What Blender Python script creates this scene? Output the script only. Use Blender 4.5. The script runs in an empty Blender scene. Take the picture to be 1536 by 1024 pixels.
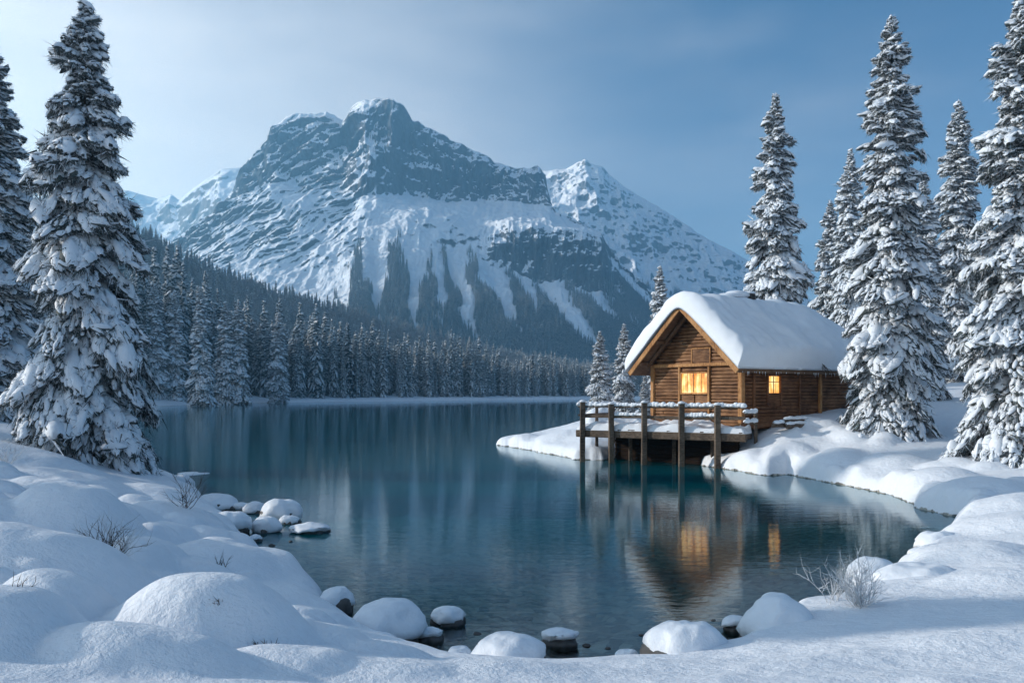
import bpy, math, random
import numpy as np
from mathutils import Vector, Matrix

# ------------------------------------------------------------------ frame
F = 1300.0          # focal length in photo pixels (1536 wide)
HOR = 590.0         # photo row of the horizon
CAMZ = 3.2
sc = bpy.context.scene
COL = sc.collection
rng = np.random.default_rng(7)
random.seed(7)

cam_d = bpy.data.cameras.new("camera")
cam = bpy.data.objects.new("camera", cam_d)
COL.objects.link(cam)
cam.location = (0, 0, CAMZ)
cam.rotation_euler = (math.radians(90), 0, 0)
cam_d.sensor_width = 36
cam_d.lens = 36 * F / 1536
cam_d.shift_y = (HOR - 512) / 1536
cam_d.clip_start = 0.1
cam_d.clip_end = 60000
sc.camera = cam

# sun: low, from the left and a little ahead
SUN_EL = math.radians(18)
SUN_AZ = math.radians(-83)          # from +Y, negative = to the left
w = bpy.data.worlds.new("World")
sc.world = w
w.use_nodes = True
nt = w.node_tree
for n in list(nt.nodes):
    nt.nodes.remove(n)
sky = nt.nodes.new("ShaderNodeTexSky")
sky.sky_type = 'NISHITA'
sky.sun_disc = False
sky.sun_elevation = SUN_EL
sky.sun_rotation = SUN_AZ
sky.altitude = 1300
sky.air_density = 1.0
sky.dust_density = 0.6
sky.ozone_density = 3.0
bg = nt.nodes.new("ShaderNodeBackground")
bg.inputs['Strength'].default_value = 0.085
out = nt.nodes.new("ShaderNodeOutputWorld")
# thin high cloud veil, uneven, laid on the sky by direction
tc = nt.nodes.new("ShaderNodeTexCoord")
mp = nt.nodes.new("ShaderNodeMapping")
mp.inputs['Scale'].default_value = (1.0, 1.0, 3.2)
nz = nt.nodes.new("ShaderNodeTexNoise")
nz.inputs['Scale'].default_value = 2.2
nz.inputs['Detail'].default_value = 6
nz.inputs['Roughness'].default_value = 0.5
rp = nt.nodes.new("ShaderNodeMapRange")
rp.interpolation_type = 'SMOOTHSTEP'
rp.inputs['From Min'].default_value = 0.45
rp.inputs['From Max'].default_value = 0.8
rp.inputs['To Max'].default_value = 0.16
mx = nt.nodes.new("ShaderNodeMix")
mx.data_type = 'RGBA'
mx.inputs[7].default_value = (13.0, 12.5, 11.8, 1)
L = nt.links.new
L(tc.outputs['Generated'], mp.inputs['Vector'])
L(mp.outputs[0], nz.inputs['Vector'])
L(nz.outputs['Fac'], rp.inputs['Value'])
tint = nt.nodes.new("ShaderNodeMix"); tint.data_type = 'RGBA'; tint.blend_type = 'MULTIPLY'; tint.inputs[0].default_value = 1.0
tint.inputs[7].default_value = (0.73, 0.945, 1.03, 1)
L(sky.outputs[0], tint.inputs[6]); L(tint.outputs[2], mx.inputs[6])
# the veil thickens towards the sun's side of the sky
sx = nt.nodes.new("ShaderNodeSeparateXYZ"); L(tc.outputs['Generated'], sx.inputs[0])
vl = nt.nodes.new("ShaderNodeMapRange"); vl.interpolation_type = 'SMOOTHSTEP'
vl.inputs['From Min'].default_value = 0.25; vl.inputs['From Max'].default_value = -0.55; vl.inputs['To Max'].default_value = 1.0
L(sx.outputs['X'], vl.inputs['Value'])
lowv = nt.nodes.new("ShaderNodeMapRange"); lowv.interpolation_type = 'SMOOTHSTEP'
lowv.inputs['From Min'].default_value = 0.62; lowv.inputs['From Max'].default_value = 0.12; lowv.inputs['To Min'].default_value = 0.25
L(sx.outputs['Z'], lowv.inputs['Value'])
vm = nt.nodes.new("ShaderNodeMath"); vm.operation = 'MULTIPLY'; L(vl.outputs[0], vm.inputs[0]); L(lowv.outputs[0], vm.inputs[1])
vn = nt.nodes.new("ShaderNodeMath"); vn.operation = 'MULTIPLY_ADD'; L(nz.outputs['Fac'], vn.inputs[0]); vn.inputs[1].default_value = 0.9; vn.inputs[2].default_value = 0.55
vq = nt.nodes.new("ShaderNodeMath"); vq.operation = 'MULTIPLY'; L(vm.outputs[0], vq.inputs[0]); L(vn.outputs[0], vq.inputs[1])
hz = nt.nodes.new("ShaderNodeMapRange"); hz.interpolation_type = 'SMOOTHSTEP'
hz.inputs['From Min'].default_value = 0.42; hz.inputs['From Max'].default_value = 0.0; hz.inputs['To Max'].default_value = 0.17
L(sx.outputs['Z'], hz.inputs['Value'])
vb = nt.nodes.new("ShaderNodeMath"); vb.operation = 'ADD'; L(hz.outputs[0], vb.inputs[0]); L(rp.outputs[0], vb.inputs[1])
va = nt.nodes.new("ShaderNodeMath"); va.operation = 'ADD'; va.use_clamp = True; L(vq.outputs[0], va.inputs[0]); L(vb.outputs[0], va.inputs[1])
L(va.outputs[0], mx.inputs[0])
L(mx.outputs[2], bg.inputs['Color'])
L(bg.outputs[0], out.inputs['Surface'])

sd_ = bpy.data.lights.new("sun", 'SUN')
sun = bpy.data.objects.new("sun", sd_)
COL.objects.link(sun)
sd_.energy = 4.5
sd_.angle = math.radians(1.4)
sd_.color = (1.0, 0.93, 0.84)
sdir = Vector((math.sin(SUN_AZ) * math.cos(SUN_EL), math.cos(SUN_AZ) * math.cos(SUN_EL), math.sin(SUN_EL)))
sun.rotation_euler = sdir.to_track_quat('Z', 'Y').to_euler()

vs = sc.view_settings
vs.view_transform = 'Standard'
vs.look = 'None'
vs.exposure = 0.40
vs.gamma = 1
vs.use_curve_mapping = False
cy = sc.cycles
cy.max_bounces = 6
cy.diffuse_bounces = 3
cy.glossy_bounces = 3
cy.transmission_bounces = 3
cy.transparent_max_bounces = 8
cy.volume_bounces = 1
cy.use_denoising = True
cy.caustics_reflective = False
cy.caustics_refractive = False

# ------------------------------------------------------------------ helpers
def P(px, py, d):
    """photo pixel and distance -> world point"""
    return ((px - 768) / F * d, d, CAMZ + (HOR - py) / F * d)

def tag(o, label=None, cat=None, group=None, kind=None):
    if label: o['label'] = label
    if cat: o['category'] = cat
    if group: o['group'] = group
    if kind: o['kind'] = kind
    return o

def empty(name, loc, rz=0.0):
    o = bpy.data.objects.new(name, None)
    COL.objects.link(o)
    o.location = loc
    o.rotation_euler = (0, 0, rz)
    return o

def npmesh(name, V, Q=None, T=None, mats=(), mi=None, smooth=False):
    me = bpy.data.meshes.new(name)
    V = np.asarray(V, dtype=np.float32).reshape(-1, 3)
    parts, tot = [], []
    if Q is not None and len(Q):
        Q = np.asarray(Q, dtype=np.int32); parts.append(Q.ravel()); tot.append(np.full(len(Q), 4, np.int32))
    if T is not None and len(T):
        T = np.asarray(T, dtype=np.int32); parts.append(T.ravel()); tot.append(np.full(len(T), 3, np.int32))
    loops = np.concatenate(parts); tot = np.concatenate(tot)
    me.vertices.add(len(V)); me.vertices.foreach_set("co", V.ravel())
    me.loops.add(len(loops)); me.loops.foreach_set("vertex_index", loops)
    me.polygons.add(len(tot))
    st = np.zeros(len(tot), np.int32); st[1:] = np.cumsum(tot)[:-1]
    me.polygons.foreach_set("loop_start", st)
    me.polygons.foreach_set("loop_total", tot)
    if mi is not None:
        me.polygons.foreach_set("material_index", np.asarray(mi, np.int32))
    if smooth is not False:
        s = np.ones(len(tot), bool) if smooth is True else np.asarray(smooth, bool)
        me.polygons.foreach_set("use_smooth", s)
    for m in mats: me.materials.append(m)
    me.update(calc_edges=True)
    me.validate()
    return me

def link(name, me, parent=None, loc=None, rz=0.0):
    o = bpy.data.objects.new(name, me)
    COL.objects.link(o)
    if parent is not None: o.parent = parent
    if loc is not None: o.location = loc
    if rz: o.rotation_euler = (0, 0, rz)
    return o

class MB:
    """collects pieces, links them as one mesh"""
    def __init__(s): s.V = []; s.Q = []; s.T = []; s.n = 0; s.Sq = []; s.St = []
    def add(s, V, Q=None, T=None, smooth=False):
        V = np.asarray(V, float).reshape(-1, 3)
        if Q is not None and len(Q):
            s.Q.append(np.asarray(Q) + s.n); s.Sq.append(np.full(len(Q), smooth))
        if T is not None and len(T):
            s.T.append(np.asarray(T) + s.n); s.St.append(np.full(len(T), smooth))
        s.V.append(V); s.n += len(V)
    def box(s, c, size, rz=0.0, ry=0.0, rx=0.0, bev=0.012, jit=0.0):
        hx, hy, hz = [q / 2 for q in size]
        b = min(bev, hx * .4, hy * .4, hz * .4)
        # chamfered box: 24 verts
        V = []; idx = {}
        for sx in (-1, 1):
            for sy in (-1, 1):
                for sz in (-1, 1):
                    for ax in range(3):
                        p = [sx * (hx - b), sy * (hy - b), sz * (hz - b)]
                        p[ax] = (sx * hx, sy * hy, sz * hz)[ax]
                        idx[(sx, sy, sz, ax)] = len(V); V.append(p)
        Q = []; T = []
        for ax in range(3):
            o = [i for i in range(3) if i != ax]
            for sg in (-1, 1):
                q = []
                for (u, v) in ((-1, -1), (1, -1), (1, 1), (-1, 1)):
                    k = [0, 0, 0]; k[ax] = sg; k[o[0]] = u; k[o[1]] = v
                    q.append(idx[(k[0], k[1], k[2], ax)])
                Q.append(q)
        for ax in range(3):
            o = [i for i in range(3) if i != ax]
            for u in (-1, 1):
                for v in (-1, 1):
                    k0 = [0, 0, 0]; k0[o[0]] = u; k0[o[1]] = v; k1 = list(k0)
                    k0[ax] = -1; k1[ax] = 1
                    Q.append([idx[(*k0, o[0])], idx[(*k1, o[0])], idx[(*k1, o[1])], idx[(*k0, o[1])]])
        for sx in (-1, 1):
            for sy in (-1, 1):
                for sz in (-1, 1):
                    T.append([idx[(sx, sy, sz, a)] for a in range(3)])
        V = np.array(V, float)
        # orient outwards
        def fix(fs):
            r = []
            for f in fs:
                p = V[f]; n = np.cross(p[1] - p[0], p[2] - p[0])
                r.append(f if np.dot(n, p.mean(0)) > 0 else f[::-1])
            return r
        Q = fix(Q); T = fix(T)
        if jit: V = V + rng.normal(0, jit, V.shape)
        R = np.array(Matrix.Rotation(rz, 3, 'Z') @ Matrix.Rotation(ry, 3, 'Y') @ Matrix.Rotation(rx, 3, 'X'))
        s.add(V @ R.T + np.array(c), Q, T)
    def bar(s, p0, p1, wdt, hgt, bev=0.012, up=(0, 0, 1)):
        p0 = Vector(p0); p1 = Vector(p1)
        d = p1 - p0; ln = d.length; d.normalize()
        u = Vector(up)
        if abs(d.dot(u)) > 0.98: u = Vector((1, 0, 0))
        sd = u.cross(d).normalized(); u = d.cross(sd)
        k = s.n
        s.box((0, 0, 0), (ln, wdt, hgt), bev=bev)
        R = np.array([d, sd, u])
        s.V[-1] = s.V[-1] @ R + np.array((p0 + p1) / 2)
    def build(s, name, mat, parent=None, **kw):
        V = np.concatenate(s.V)
        Q = np.concatenate(s.Q) if s.Q else None
        T = np.concatenate(s.T) if s.T else None
        sm = np.concatenate(s.Sq + s.St)
        return link(name, npmesh(name, V, Q, T, (mat,), None, sm), parent, **kw)

def hash3(i, j, k, seed):
    h = (i.astype(np.int64) * 374761393 + j.astype(np.int64) * 668265263 + k.astype(np.int64) * 2147483647 * 3 + seed * 974711) & 0x7fffffff
    h = (h ^ (h >> 13)) * 1274126177 & 0x7fffffff
    h = (h ^ (h >> 16)) * 668265263 & 0x7fffffff
    return ((h ^ (h >> 11)) & 0xffff) / 32767.5 - 1.0

def vnoise(x, y, z=None, seed=0):
    if z is None: z = np.zeros_like(x)
    x0 = np.floor(x); y0 = np.floor(y); z0 = np.floor(z)
    fx, fy, fz = x - x0, y - y0, z - z0
    fx = fx * fx * fx * (fx * (fx * 6 - 15) + 10); fy = fy * fy * fy * (fy * (fy * 6 - 15) + 10); fz = fz * fz * fz * (fz * (fz * 6 - 15) + 10)
    r = 0
    for a in (0, 1):
        for b in (0, 1):
            for c in (0, 1):
                wgt = (fx if a else 1 - fx) * (fy if b else 1 - fy) * (fz if c else 1 - fz)
                r = r + wgt * hash3(x0 + a, y0 + b, z0 + c, seed)
    return r

def fbm(x, y, z=None, oct=5, seed=0, gain=0.5, ridged=False):
    a = 1.0; r = 0; f = 1.0; t = 0
    if z is None: z = np.zeros_like(x)
    for o in range(oct):
        n = vnoise(x * f + 13.1 * o, y * f - 7.7 * o, z * f + 3.3 * o, seed + o)
        if ridged: n = 1 - 2 * np.abs(n)
        r = r + a * n; t += a; a *= gain; f *= 2.03
    return r / t

def sstep(e0, e1, x):
    t = np.clip((x - e0) / (e1 - e0), 0, 1)
    return t * t * (3 - 2 * t)

# ------------------------------------------------------------------ materials
def newmat(name):
    m = bpy.data.materials.new(name); m.use_nodes = True
    n = m.node_tree.nodes; l = m.node_tree.links
    return m, n, l, n['Principled BSDF']

def texn(n, l, scale, detail=4, rough=0.55, coord='Object', vec=None, mscale=None):
    t = n.new("ShaderNodeTexNoise"); t.inputs['Scale'].default_value = scale
    t.inputs['Detail'].default_value = detail; t.inputs['Roughness'].default_value = rough
    if vec is None:
        c = n.new("ShaderNodeTexCoord")
        vec = c.outputs[coord]
    if mscale is not None:
        mpn = n.new("ShaderNodeMapping"); mpn.inputs['Scale'].default_value = mscale
        l.new(vec, mpn.inputs['Vector']); vec = mpn.outputs[0]
    l.new(vec, t.inputs['Vector'])
    return t

def ramp(n, l, src, stops):
    r = n.new("ShaderNodeValToRGB")
    e = r.color_ramp.elements
    while len(e) < len(stops): e.new(0.5)
    for k, (p, c) in enumerate(stops):
        e[k].position = p
        e[k].color = c if len(c) == 4 else (*c, 1)
    l.new(src, r.inputs[0])
    return r

def addbump(n, l, bsdf, src, strength, dist, prev=None):
    b = n.new("ShaderNodeBump"); b.inputs['Strength'].default_value = strength; b.inputs['Distance'].default_value = dist
    l.new(src, b.inputs['Height'])
    if prev is not None: l.new(prev.outputs[0], b.inputs['Normal'])
    l.new(b.outputs[0], bsdf.inputs['Normal'])
    return b

def snow_mat(name, col=(0.84, 0.87, 0.91), s1=9, s2=45, d1=0.012, d2=0.004, coord='Object'):
    m, n, l, b = newmat(name)
    b.inputs['Roughness'].default_value = 0.62
    b.inputs['Specular IOR Level'].default_value = 0.3
    t1 = texn(n, l, s1, 4, 0.6, coord); t2 = texn(n, l, s2, 3, 0.6, coord)
    r = ramp(n, l, t1.outputs[0], [(0.3, tuple(c * 0.95 for c in col)), (0.7, col)])
    l.new(r.outputs[0], b.inputs['Base Color'])
    p = addbump(n, l, b, t1.outputs[0], 0.8, d1)
    addbump(n, l, b, t2.outputs[0], 0.8, d2, p)
    return m

def wood_mat(name, c0, c1, c2, axis=(1, 14, 14), rough=0.7, bump=0.006):
    m, n, l, b = newmat(name)
    b.inputs['Roughness'].default_value = rough
    b.inputs['Specular IOR Level'].default_value = 0.25
    t = texn(n, l, 2.2, 6, 0.65, 'Object', mscale=axis)
    t2 = texn(n, l, 1.3, 3, 0.5, 'Object')
    mixn = n.new("ShaderNodeMath"); mixn.operation = 'MULTIPLY_ADD'; mixn.inputs[1].default_value = 0.45; mixn.inputs[2].default_value = 0.0
    l.new(t2.outputs[0], mixn.inputs[0])
    ad = n.new("ShaderNodeMath"); ad.operation = 'MULTIPLY_ADD'; ad.inputs[1].default_value = 0.65
    l.new(t.outputs[0], ad.inputs[0]); l.new(mixn.outputs[0], ad.inputs[2])
    r = ramp(n, l, ad.outputs[0], [(0.36, c0), (0.52, c1), (0.70, c2)])
    l.new(r.outputs[0], b.inputs['Base Color'])
    addbump(n, l, b, t.outputs[0], 0.8, bump)
    return m

def plain_mat(name, col, rough=0.8, spec=0.2, var=0.25, scale=6):
    m, n, l, b = newmat(name)
    b.inputs['Roughness'].default_value = rough
    b.inputs['Specular IOR Level'].default_value = spec
    t = texn(n, l, scale, 5, 0.6)
    r = ramp(n, l, t.outputs[0], [(0.3, tuple(c * (1 - var) for c in col)), (0.7, tuple(min(1, c * (1 + var)) for c in col))])
    l.new(r.outputs[0], b.inputs['Base Color'])
    addbump(n, l, b, t.outputs[0], 0.6, 0.01)
    return m

M_snow = snow_mat("snow", (0.82, 0.86, 0.91), 7, 38, 0.02, 0.006)
M_snow_tree = snow_mat("tree_snow", (0.80, 0.84, 0.89), 9, 30, 0.03, 0.012)
M_snow_roof = snow_mat("roof_snow", (0.82, 0.86, 0.91), 2.5, 22, 0.02, 0.004)
M_needle = plain_mat("spruce_needles", (0.075, 0.092, 0.092), 0.75, 0.2, 0.45, 3)
M_bark = plain_mat("spruce_bark", (0.075, 0.058, 0.048), 0.9, 0.1, 0.3, 9)
M_far_needle = plain_mat("far_spruce_needles", (0.085, 0.12, 0.13), 0.8, 0.1, 0.4, 0.3)
M_far_snow = plain_mat("far_spruce_snow", (0.66, 0.69, 0.72), 0.8, 0.1, 0.12, 0.8)
M_rock = plain_mat("lake_rock", (0.075, 0.072, 0.07), 0.7, 0.35, 0.5, 5)
M_twig = plain_mat("brown_twigs", (0.055, 0.04, 0.032), 0.85, 0.1, 0.3, 9)
M_frost = plain_mat("frosted_twigs", (0.62, 0.64, 0.66), 0.8, 0.1, 0.3, 9)

# ------------------------------------------------------------------ lake outline (world x, y)
def wl(px, py):       # pixel on the water surface -> world
    d = CAMZ * F / (py - HOR); return ((px - 768) / F * d, d)
def wn(px, py, z=.26):  # edge of the snow lip seen from the land side
    d = (CAMZ - z) * F / (py - HOR); return ((px - 768) / F * d, d)
SH = [wl(1446, 776), wn(1408, 797, .1), wn(1385, 824, .15)] + [wn(*q) for q in [(1310, 858), (1222, 892), (1140, 922), (1092, 950), (1000, 976), (850, 982),
     (700, 976), (622, 966), (560, 945), (505, 908), (474, 868), (432, 842), (382, 826)]] + [wl(*q) for q in [(352, 808), (346, 786), (302, 768),
     (286, 742), (238, 716), (200, 694)]]
SH += [(-30, 60), (-52, 90), (-72, 140), (-84, 175), (-88, 208), (-89, 245), (-84, 290), (-64, 325), (-30, 375), (0, 415), (36, 455), (90, 480), (170, 470),
       (190, 380), (150, 250), (80, 130), (34, 84), (14, 66), (4, 60), (0.4, 56.5)]
SH += [wl(*q) for q in [(742, 667), (800, 676), (862, 689), (905, 690), (940, 684), (985, 682), (1010, 690), (1050, 697), (1100, 704), (1150, 713), (1182, 711),
      (1200, 716), (1268, 727), (1345, 742), (1375, 760), (1420, 772)]]
SH = np.array(SH)

def shore_sd(x, y):
    """signed distance to the lake outline, positive on land"""
    a = SH; b = np.roll(SH, -1, 0)
    best = np.full(x.shape, 1e9); ins = np.zeros(x.shape, bool)
    for (ax, ay), (bx, by) in zip(a, b):
        dx, dy = bx - ax, by - ay
        t = np.clip(((x - ax) * dx + (y - ay) * dy) / (dx * dx + dy * dy), 0, 1)
        d = np.hypot(x - ax - t * dx, y - ay - t * dy)
        best = np.minimum(best, d)
        if by != ay:
            c = ((ay > y) != (by > y)) & (x < (bx - ax) * (y - ay) / (by - ay) + ax)
            ins ^= c
    return np.where(ins, -best, best)

CP = [  # world x, y, height of the snow surface
    (0, 6.9, .85), (0, 2, 1.5), (0, -6, 1.6), (-30, -10, 2.6), (30, -10, 2), (-14.2, 24, 1.75), (-13.2, 27, 1.25), (-20, 27, 2.2), (-5.6, 9, 1.45), (-3.8, 6, 1.25),
    (-3.7, 8.5, .98), (-1.9, 7.5, .8), (-7.2, 14, 1.15), (-8.7, 20, .85), (-11, 24, .95), (-4.6, 12, .75), (-3.3, 13.2, .4), (-12, 14, 1.9), (-20, 15, 2.6), (-28, 40, 2.5),
    (-45, 60, 3), (16, 27, .75), (7.7, 13, .55), (4.4, 7.5, .8), (4.2, 10.3, .4), (6.3, 12, .4), (10.8, 19, .35), (14, 18, .9), (20, 12, 1.3), (12, 5, 1.2),
    (19.5, 33, 1.0), (15.8, 36, 1.45), (13.3, 32, .75), (24.4, 48, 2.83), (11, 37.2, 1.75), (14, 38.5, 2.05), (11.4, 35.5, 1.3), (9.3, 37, .45), (13.5, 45, 2.3), (8, 46, 1.7),
    (2.2, 53, .5), (3.8, 50, .9), (5.3, 52, 1.5), (8, 56, 2), (16, 60, 3), (30, 70, 4), (50, 100, 5), (-60, 100, 3), (30, 30, 2.4), (45, 40, 4), (40, 10, 2.5)]
CP = np.array(CP, float)
def _k(r): return r
_D = np.hypot(CP[:, 0][:, None] - CP[:, 0], CP[:, 1][:, None] - CP[:, 1])
_W = np.linalg.solve(_D + np.eye(len(CP)) * 0.6 * -1, CP[:, 2] - 1.5)

MOUNDS = [  # px, py of the top, distance, half width x (m), half width y, height (m)
    (325, 872, 8.0, .78, .62, .50), (115, 757, 13.3, .85, .8, .55), (215, 812, 12.0, .42, .40, .26), (60, 815, 9.6, 1.15, .75, .34), (95, 890, 8.0, .5, .42, .26),
    (215, 940, 6.75, .75, .42, .24), (15, 880, 6.9, .52, .6, .34), (490, 940, 8.4, .48, .42, .20), (350, 815, 13.8, .75, .7, .26), (455, 1000, 7.2, .6, .4, .16),
    (270, 770, 17, .9, .8, .26), (405, 838, 14.2, .6, .6, .22), (20, 695, 22, 2.0, 1.2, .3), (300, 802, 12.4, .55, .4, .16), (180, 790, 16, .8, .7, .2), (420, 870, 11.3, .7, .6, .18),
    (250, 740, 21, 1.0, .9, .22), (560, 985, 8.3, .5, .35, .14), (120, 700, 20, 1.3, 1.0, .2), (20, 760, 13, .9, .7, .25),
    (1250, 690, 33.0, 1.0, .9, .30), (1185, 680, 34.8, .9, 1.0, .3), (1110, 690, 36.3, .7, .7, .25), (1330, 690, 30.5, 1.1, 1.0, .35), (1400, 720, 26.5, 1.0, 1.1, .35),
    (1460, 735, 23.5, 1.0, 1.1, .32), (1510, 760, 20.5, 1.1, .9, .28), (1165, 700, 34.3, .5, .5, .2), (1215, 705, 32.5, .55, .6, .2), (1240, 712, 31.2, .5, .6, .22),
    (1440, 700, 28.5, 1.2, 1.0, .2), (1290, 705, 30.3, .6, .6, .25), (1350, 722, 27.8, .6, .6, .28), (1390, 745, 25, .5, .5, .2), (1450, 762, 22.0, .6, .6, .25),
    (840, 650, 49, 1.3, 1.2, .3), (780, 658, 52.0, .9, .9, .25), (820, 662, 50, .6, .6, .2), (700, 1000, 7.6, .8, .5, .10), (1150, 990, 8.2, 1.3, .5, .08), (1480, 950, 8.5, .9, .6, .1),
    (580, 1010, 7.3, .6, .5, .12), (340, 950, 7.0, .45, .25, .10), (1455, 845, 15, .9, .8, .22), (1510, 800, 18, .9, .9, .25), (1490, 880, 12.5, .8, .5, .16)]

_r = np.random.default_rng(77)
for _ in range(70):
    _d = _r.uniform(7, 19); _p = _r.uniform(-40, 560 - (_d - 7) * 14)
    _w = _r.uniform(.16, .42) * (.7 + _d / 30); MOUNDS.append((_p, 0, _d, _w, _w * _r.uniform(.6, .95), _w * _r.uniform(.35, .6)))
for _ in range(44):
    _d = _r.uniform(19, 38); _p = _r.uniform(1100, 1536)
    _w = _r.uniform(.25, .6); MOUNDS.append((_p, 0, _d, _w, _w * _r.uniform(.7, 1.1), _w * _r.uniform(.35, .6)))

def ground_z(x, y):
    x = np.asarray(x, float); y = np.asarray(y, float)
    s = shore_sd(x, y)
    near = np.exp(-np.maximum(y - 60, 0) / 40)
    s = s + near * (0.28 * fbm(x * .55, y * .55, oct=3, seed=3) + 0.10 * fbm(x * 2.1, y * 2.1, oct=2, seed=5))
    B = np.zeros(x.shape) + 1.5
    for i in range(len(CP)):
        B = B + _W[i] * np.hypot(x - CP[i, 0], y - CP[i, 1])
    far = sstep(90, 140, np.hypot(x, y))
    B = np.clip(B, 0.28, 6) * (1 - far) + far * 1.6
    lip = np.clip(s / 0.32, 0, 1); lip = np.sqrt(1 - (1 - lip) ** 2) * (0.22 + .10 * sstep(14, 24, y))
    z = lip + (1 - np.exp(-np.maximum(s, 0) / (1.1 + y * .012))) * (B - 0.14)
    land = sstep(0.15, 1.0, s)
    z = z + land * (0.07 * fbm(x * .45, y * .45, oct=2, seed=11) + 0.05 * fbm(x * 1.15, y * 1.15, oct=3, seed=12) * sstep(.2, 2, s))
    M = np.zeros(x.shape)
    for (px, py, d, rx, ry, h) in MOUNDS:
        cx = (px - 768) / F * d
        q = ((x - cx) / rx) ** 2 + ((y - d) / ry) ** 2
        a_ = h * (1.3 if d < 18 and px < 600 else 1.1) * np.exp(-(q * .8) ** 1.8)
        M = np.where(np.abs(M - a_) < .03, np.maximum(M, a_) + (.03 - np.abs(M - a_)) ** 2 / .12, np.maximum(M, a_))   # pillows meet in soft creases
    z = z + M * sstep(-.05, .35, s)
    under = -0.10 - 1.3 * (1 - np.exp(np.minimum(s, 0) / 9.0)) + 0.07 * fbm(x * 3, y * 3, oct=3, seed=21)
    return np.where(s > 0, z, np.where(s > -.12, -.12 * (-s / .12), under))

def gz(x, y): return float(ground_z(np.array([x], float), np.array([y], float))[0])

# ------------------------------------------------------------------ ground sheet
def graded(lo, hi, fine_lo, fine_hi, step, grow=1.06):
    a = list(np.arange(fine_lo, fine_hi, step)); s = step
    v = a[-1]
    while v < hi: s *= grow; v += s; a.append(v)
    s = step; v = a[0]; pre = []
    while v > lo: s *= grow; v -= s; pre.append(v)
    return np.array(pre[::-1] + a)
gx = graded(-5200, 5200, -9, 9, 0.04, 1.018)
gy_ = graded(-1200, 5600, 5, 15, 0.035, 1.010)
X, Y = np.meshgrid(gx, gy_)
Zg = ground_z(X.ravel(), Y.ravel())
ny, nx = X.shape
I = np.arange(ny * nx).reshape(ny, nx)
Qg = np.stack([I[:-1, :-1], I[:-1, 1:], I[1:, 1:], I[1:, :-1]], -1).reshape(-1, 4)

def ground_material():
    m, n, l, b = newmat("ground_snow_and_lakebed")
    b.inputs['Specular IOR Level'].default_value = 0.3
    geo = n.new("ShaderNodeNewGeometry"); sep = n.new("ShaderNodeSeparateXYZ")
    l.new(geo.outputs['Position'], sep.inputs[0])
    t1 = texn(n, l, 5.0, 4, 0.6); t2 = texn(n, l, 26, 4, 0.65); t3 = texn(n, l, 3, 5, 0.6)
    vor = n.new("ShaderNodeTexVoronoi"); vor.inputs['Scale'].default_value = 5.5
    c = n.new("ShaderNodeTexCoord"); l.new(c.outputs['Object'], vor.inputs['Vector'])
    snow = ramp(n, l, t1.outputs[0], [(0.3, (0.79, 0.83, 0.885)), (0.7, (0.835, 0.865, 0.91))])
    bed = ramp(n, l, vor.outputs['Color'], [(0.2, (0.07, 0.07, 0.06)), (0.5, (0.24, 0.225, 0.19)), (0.9, (0.52, 0.49, 0.42))])
    # wavering waterline of bare wet earth
    ma = n.new("ShaderNodeMath"); ma.operation = 'MULTIPLY_ADD'; ma.inputs[1].default_value = -0.26
    l.new(t3.outputs[0], ma.inputs[0]); l.new(sep.outputs['Z'], ma.inputs[2])
    mr = n.new("ShaderNodeMapRange"); mr.interpolation_type = 'SMOOTHSTEP'
    mr.inputs['From Min'].default_value = -0.115; mr.inputs['From Max'].default_value = -0.085
    l.new(ma.outputs[0], mr.inputs['Value'])
    mixc = n.new("ShaderNodeMix"); mixc.data_type = 'RGBA'
    l.new(mr.outputs[0], mixc.inputs[0]); l.new(bed.outputs[0], mixc.inputs[6]); l.new(snow.outputs[0], mixc.inputs[7])
    l.new(mixc.outputs[2], b.inputs['Base Color'])
    rr = n.new("ShaderNodeMapRange"); rr.inputs['To Min'].default_value = 0.35; rr.inputs['To Max'].default_value = 0.62
    l.new(mr.outputs[0], rr.inputs['Value']); l.new(rr.outputs[0], b.inputs['Roughness'])
    p = addbump(n, l, b, t1.outputs[0], 0.8, 0.05)
    p = addbump(n, l, b, t2.outputs[0], 0.9, 0.012, p)
    t4 = texn(n, l, 90, 2, 0.6); wv = texn(n, l, 7, 3, 0.6, mscale=(1, 3.2, 1))
    p = addbump(n, l, b, t4.outputs[0], 0.8, 0.006, p)
    addbump(n, l, b, wv.outputs[0], 0.8, 0.014, p)
    return m
M_ground = ground_material()
g = link("snow_ground", npmesh("snow_ground", np.stack([X.ravel(), Y.ravel(), Zg], -1), Qg, None, (M_ground,), None, True))
tag(g, "snow covered ground and lake bed around the lake", None, None, 'structure')

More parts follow.
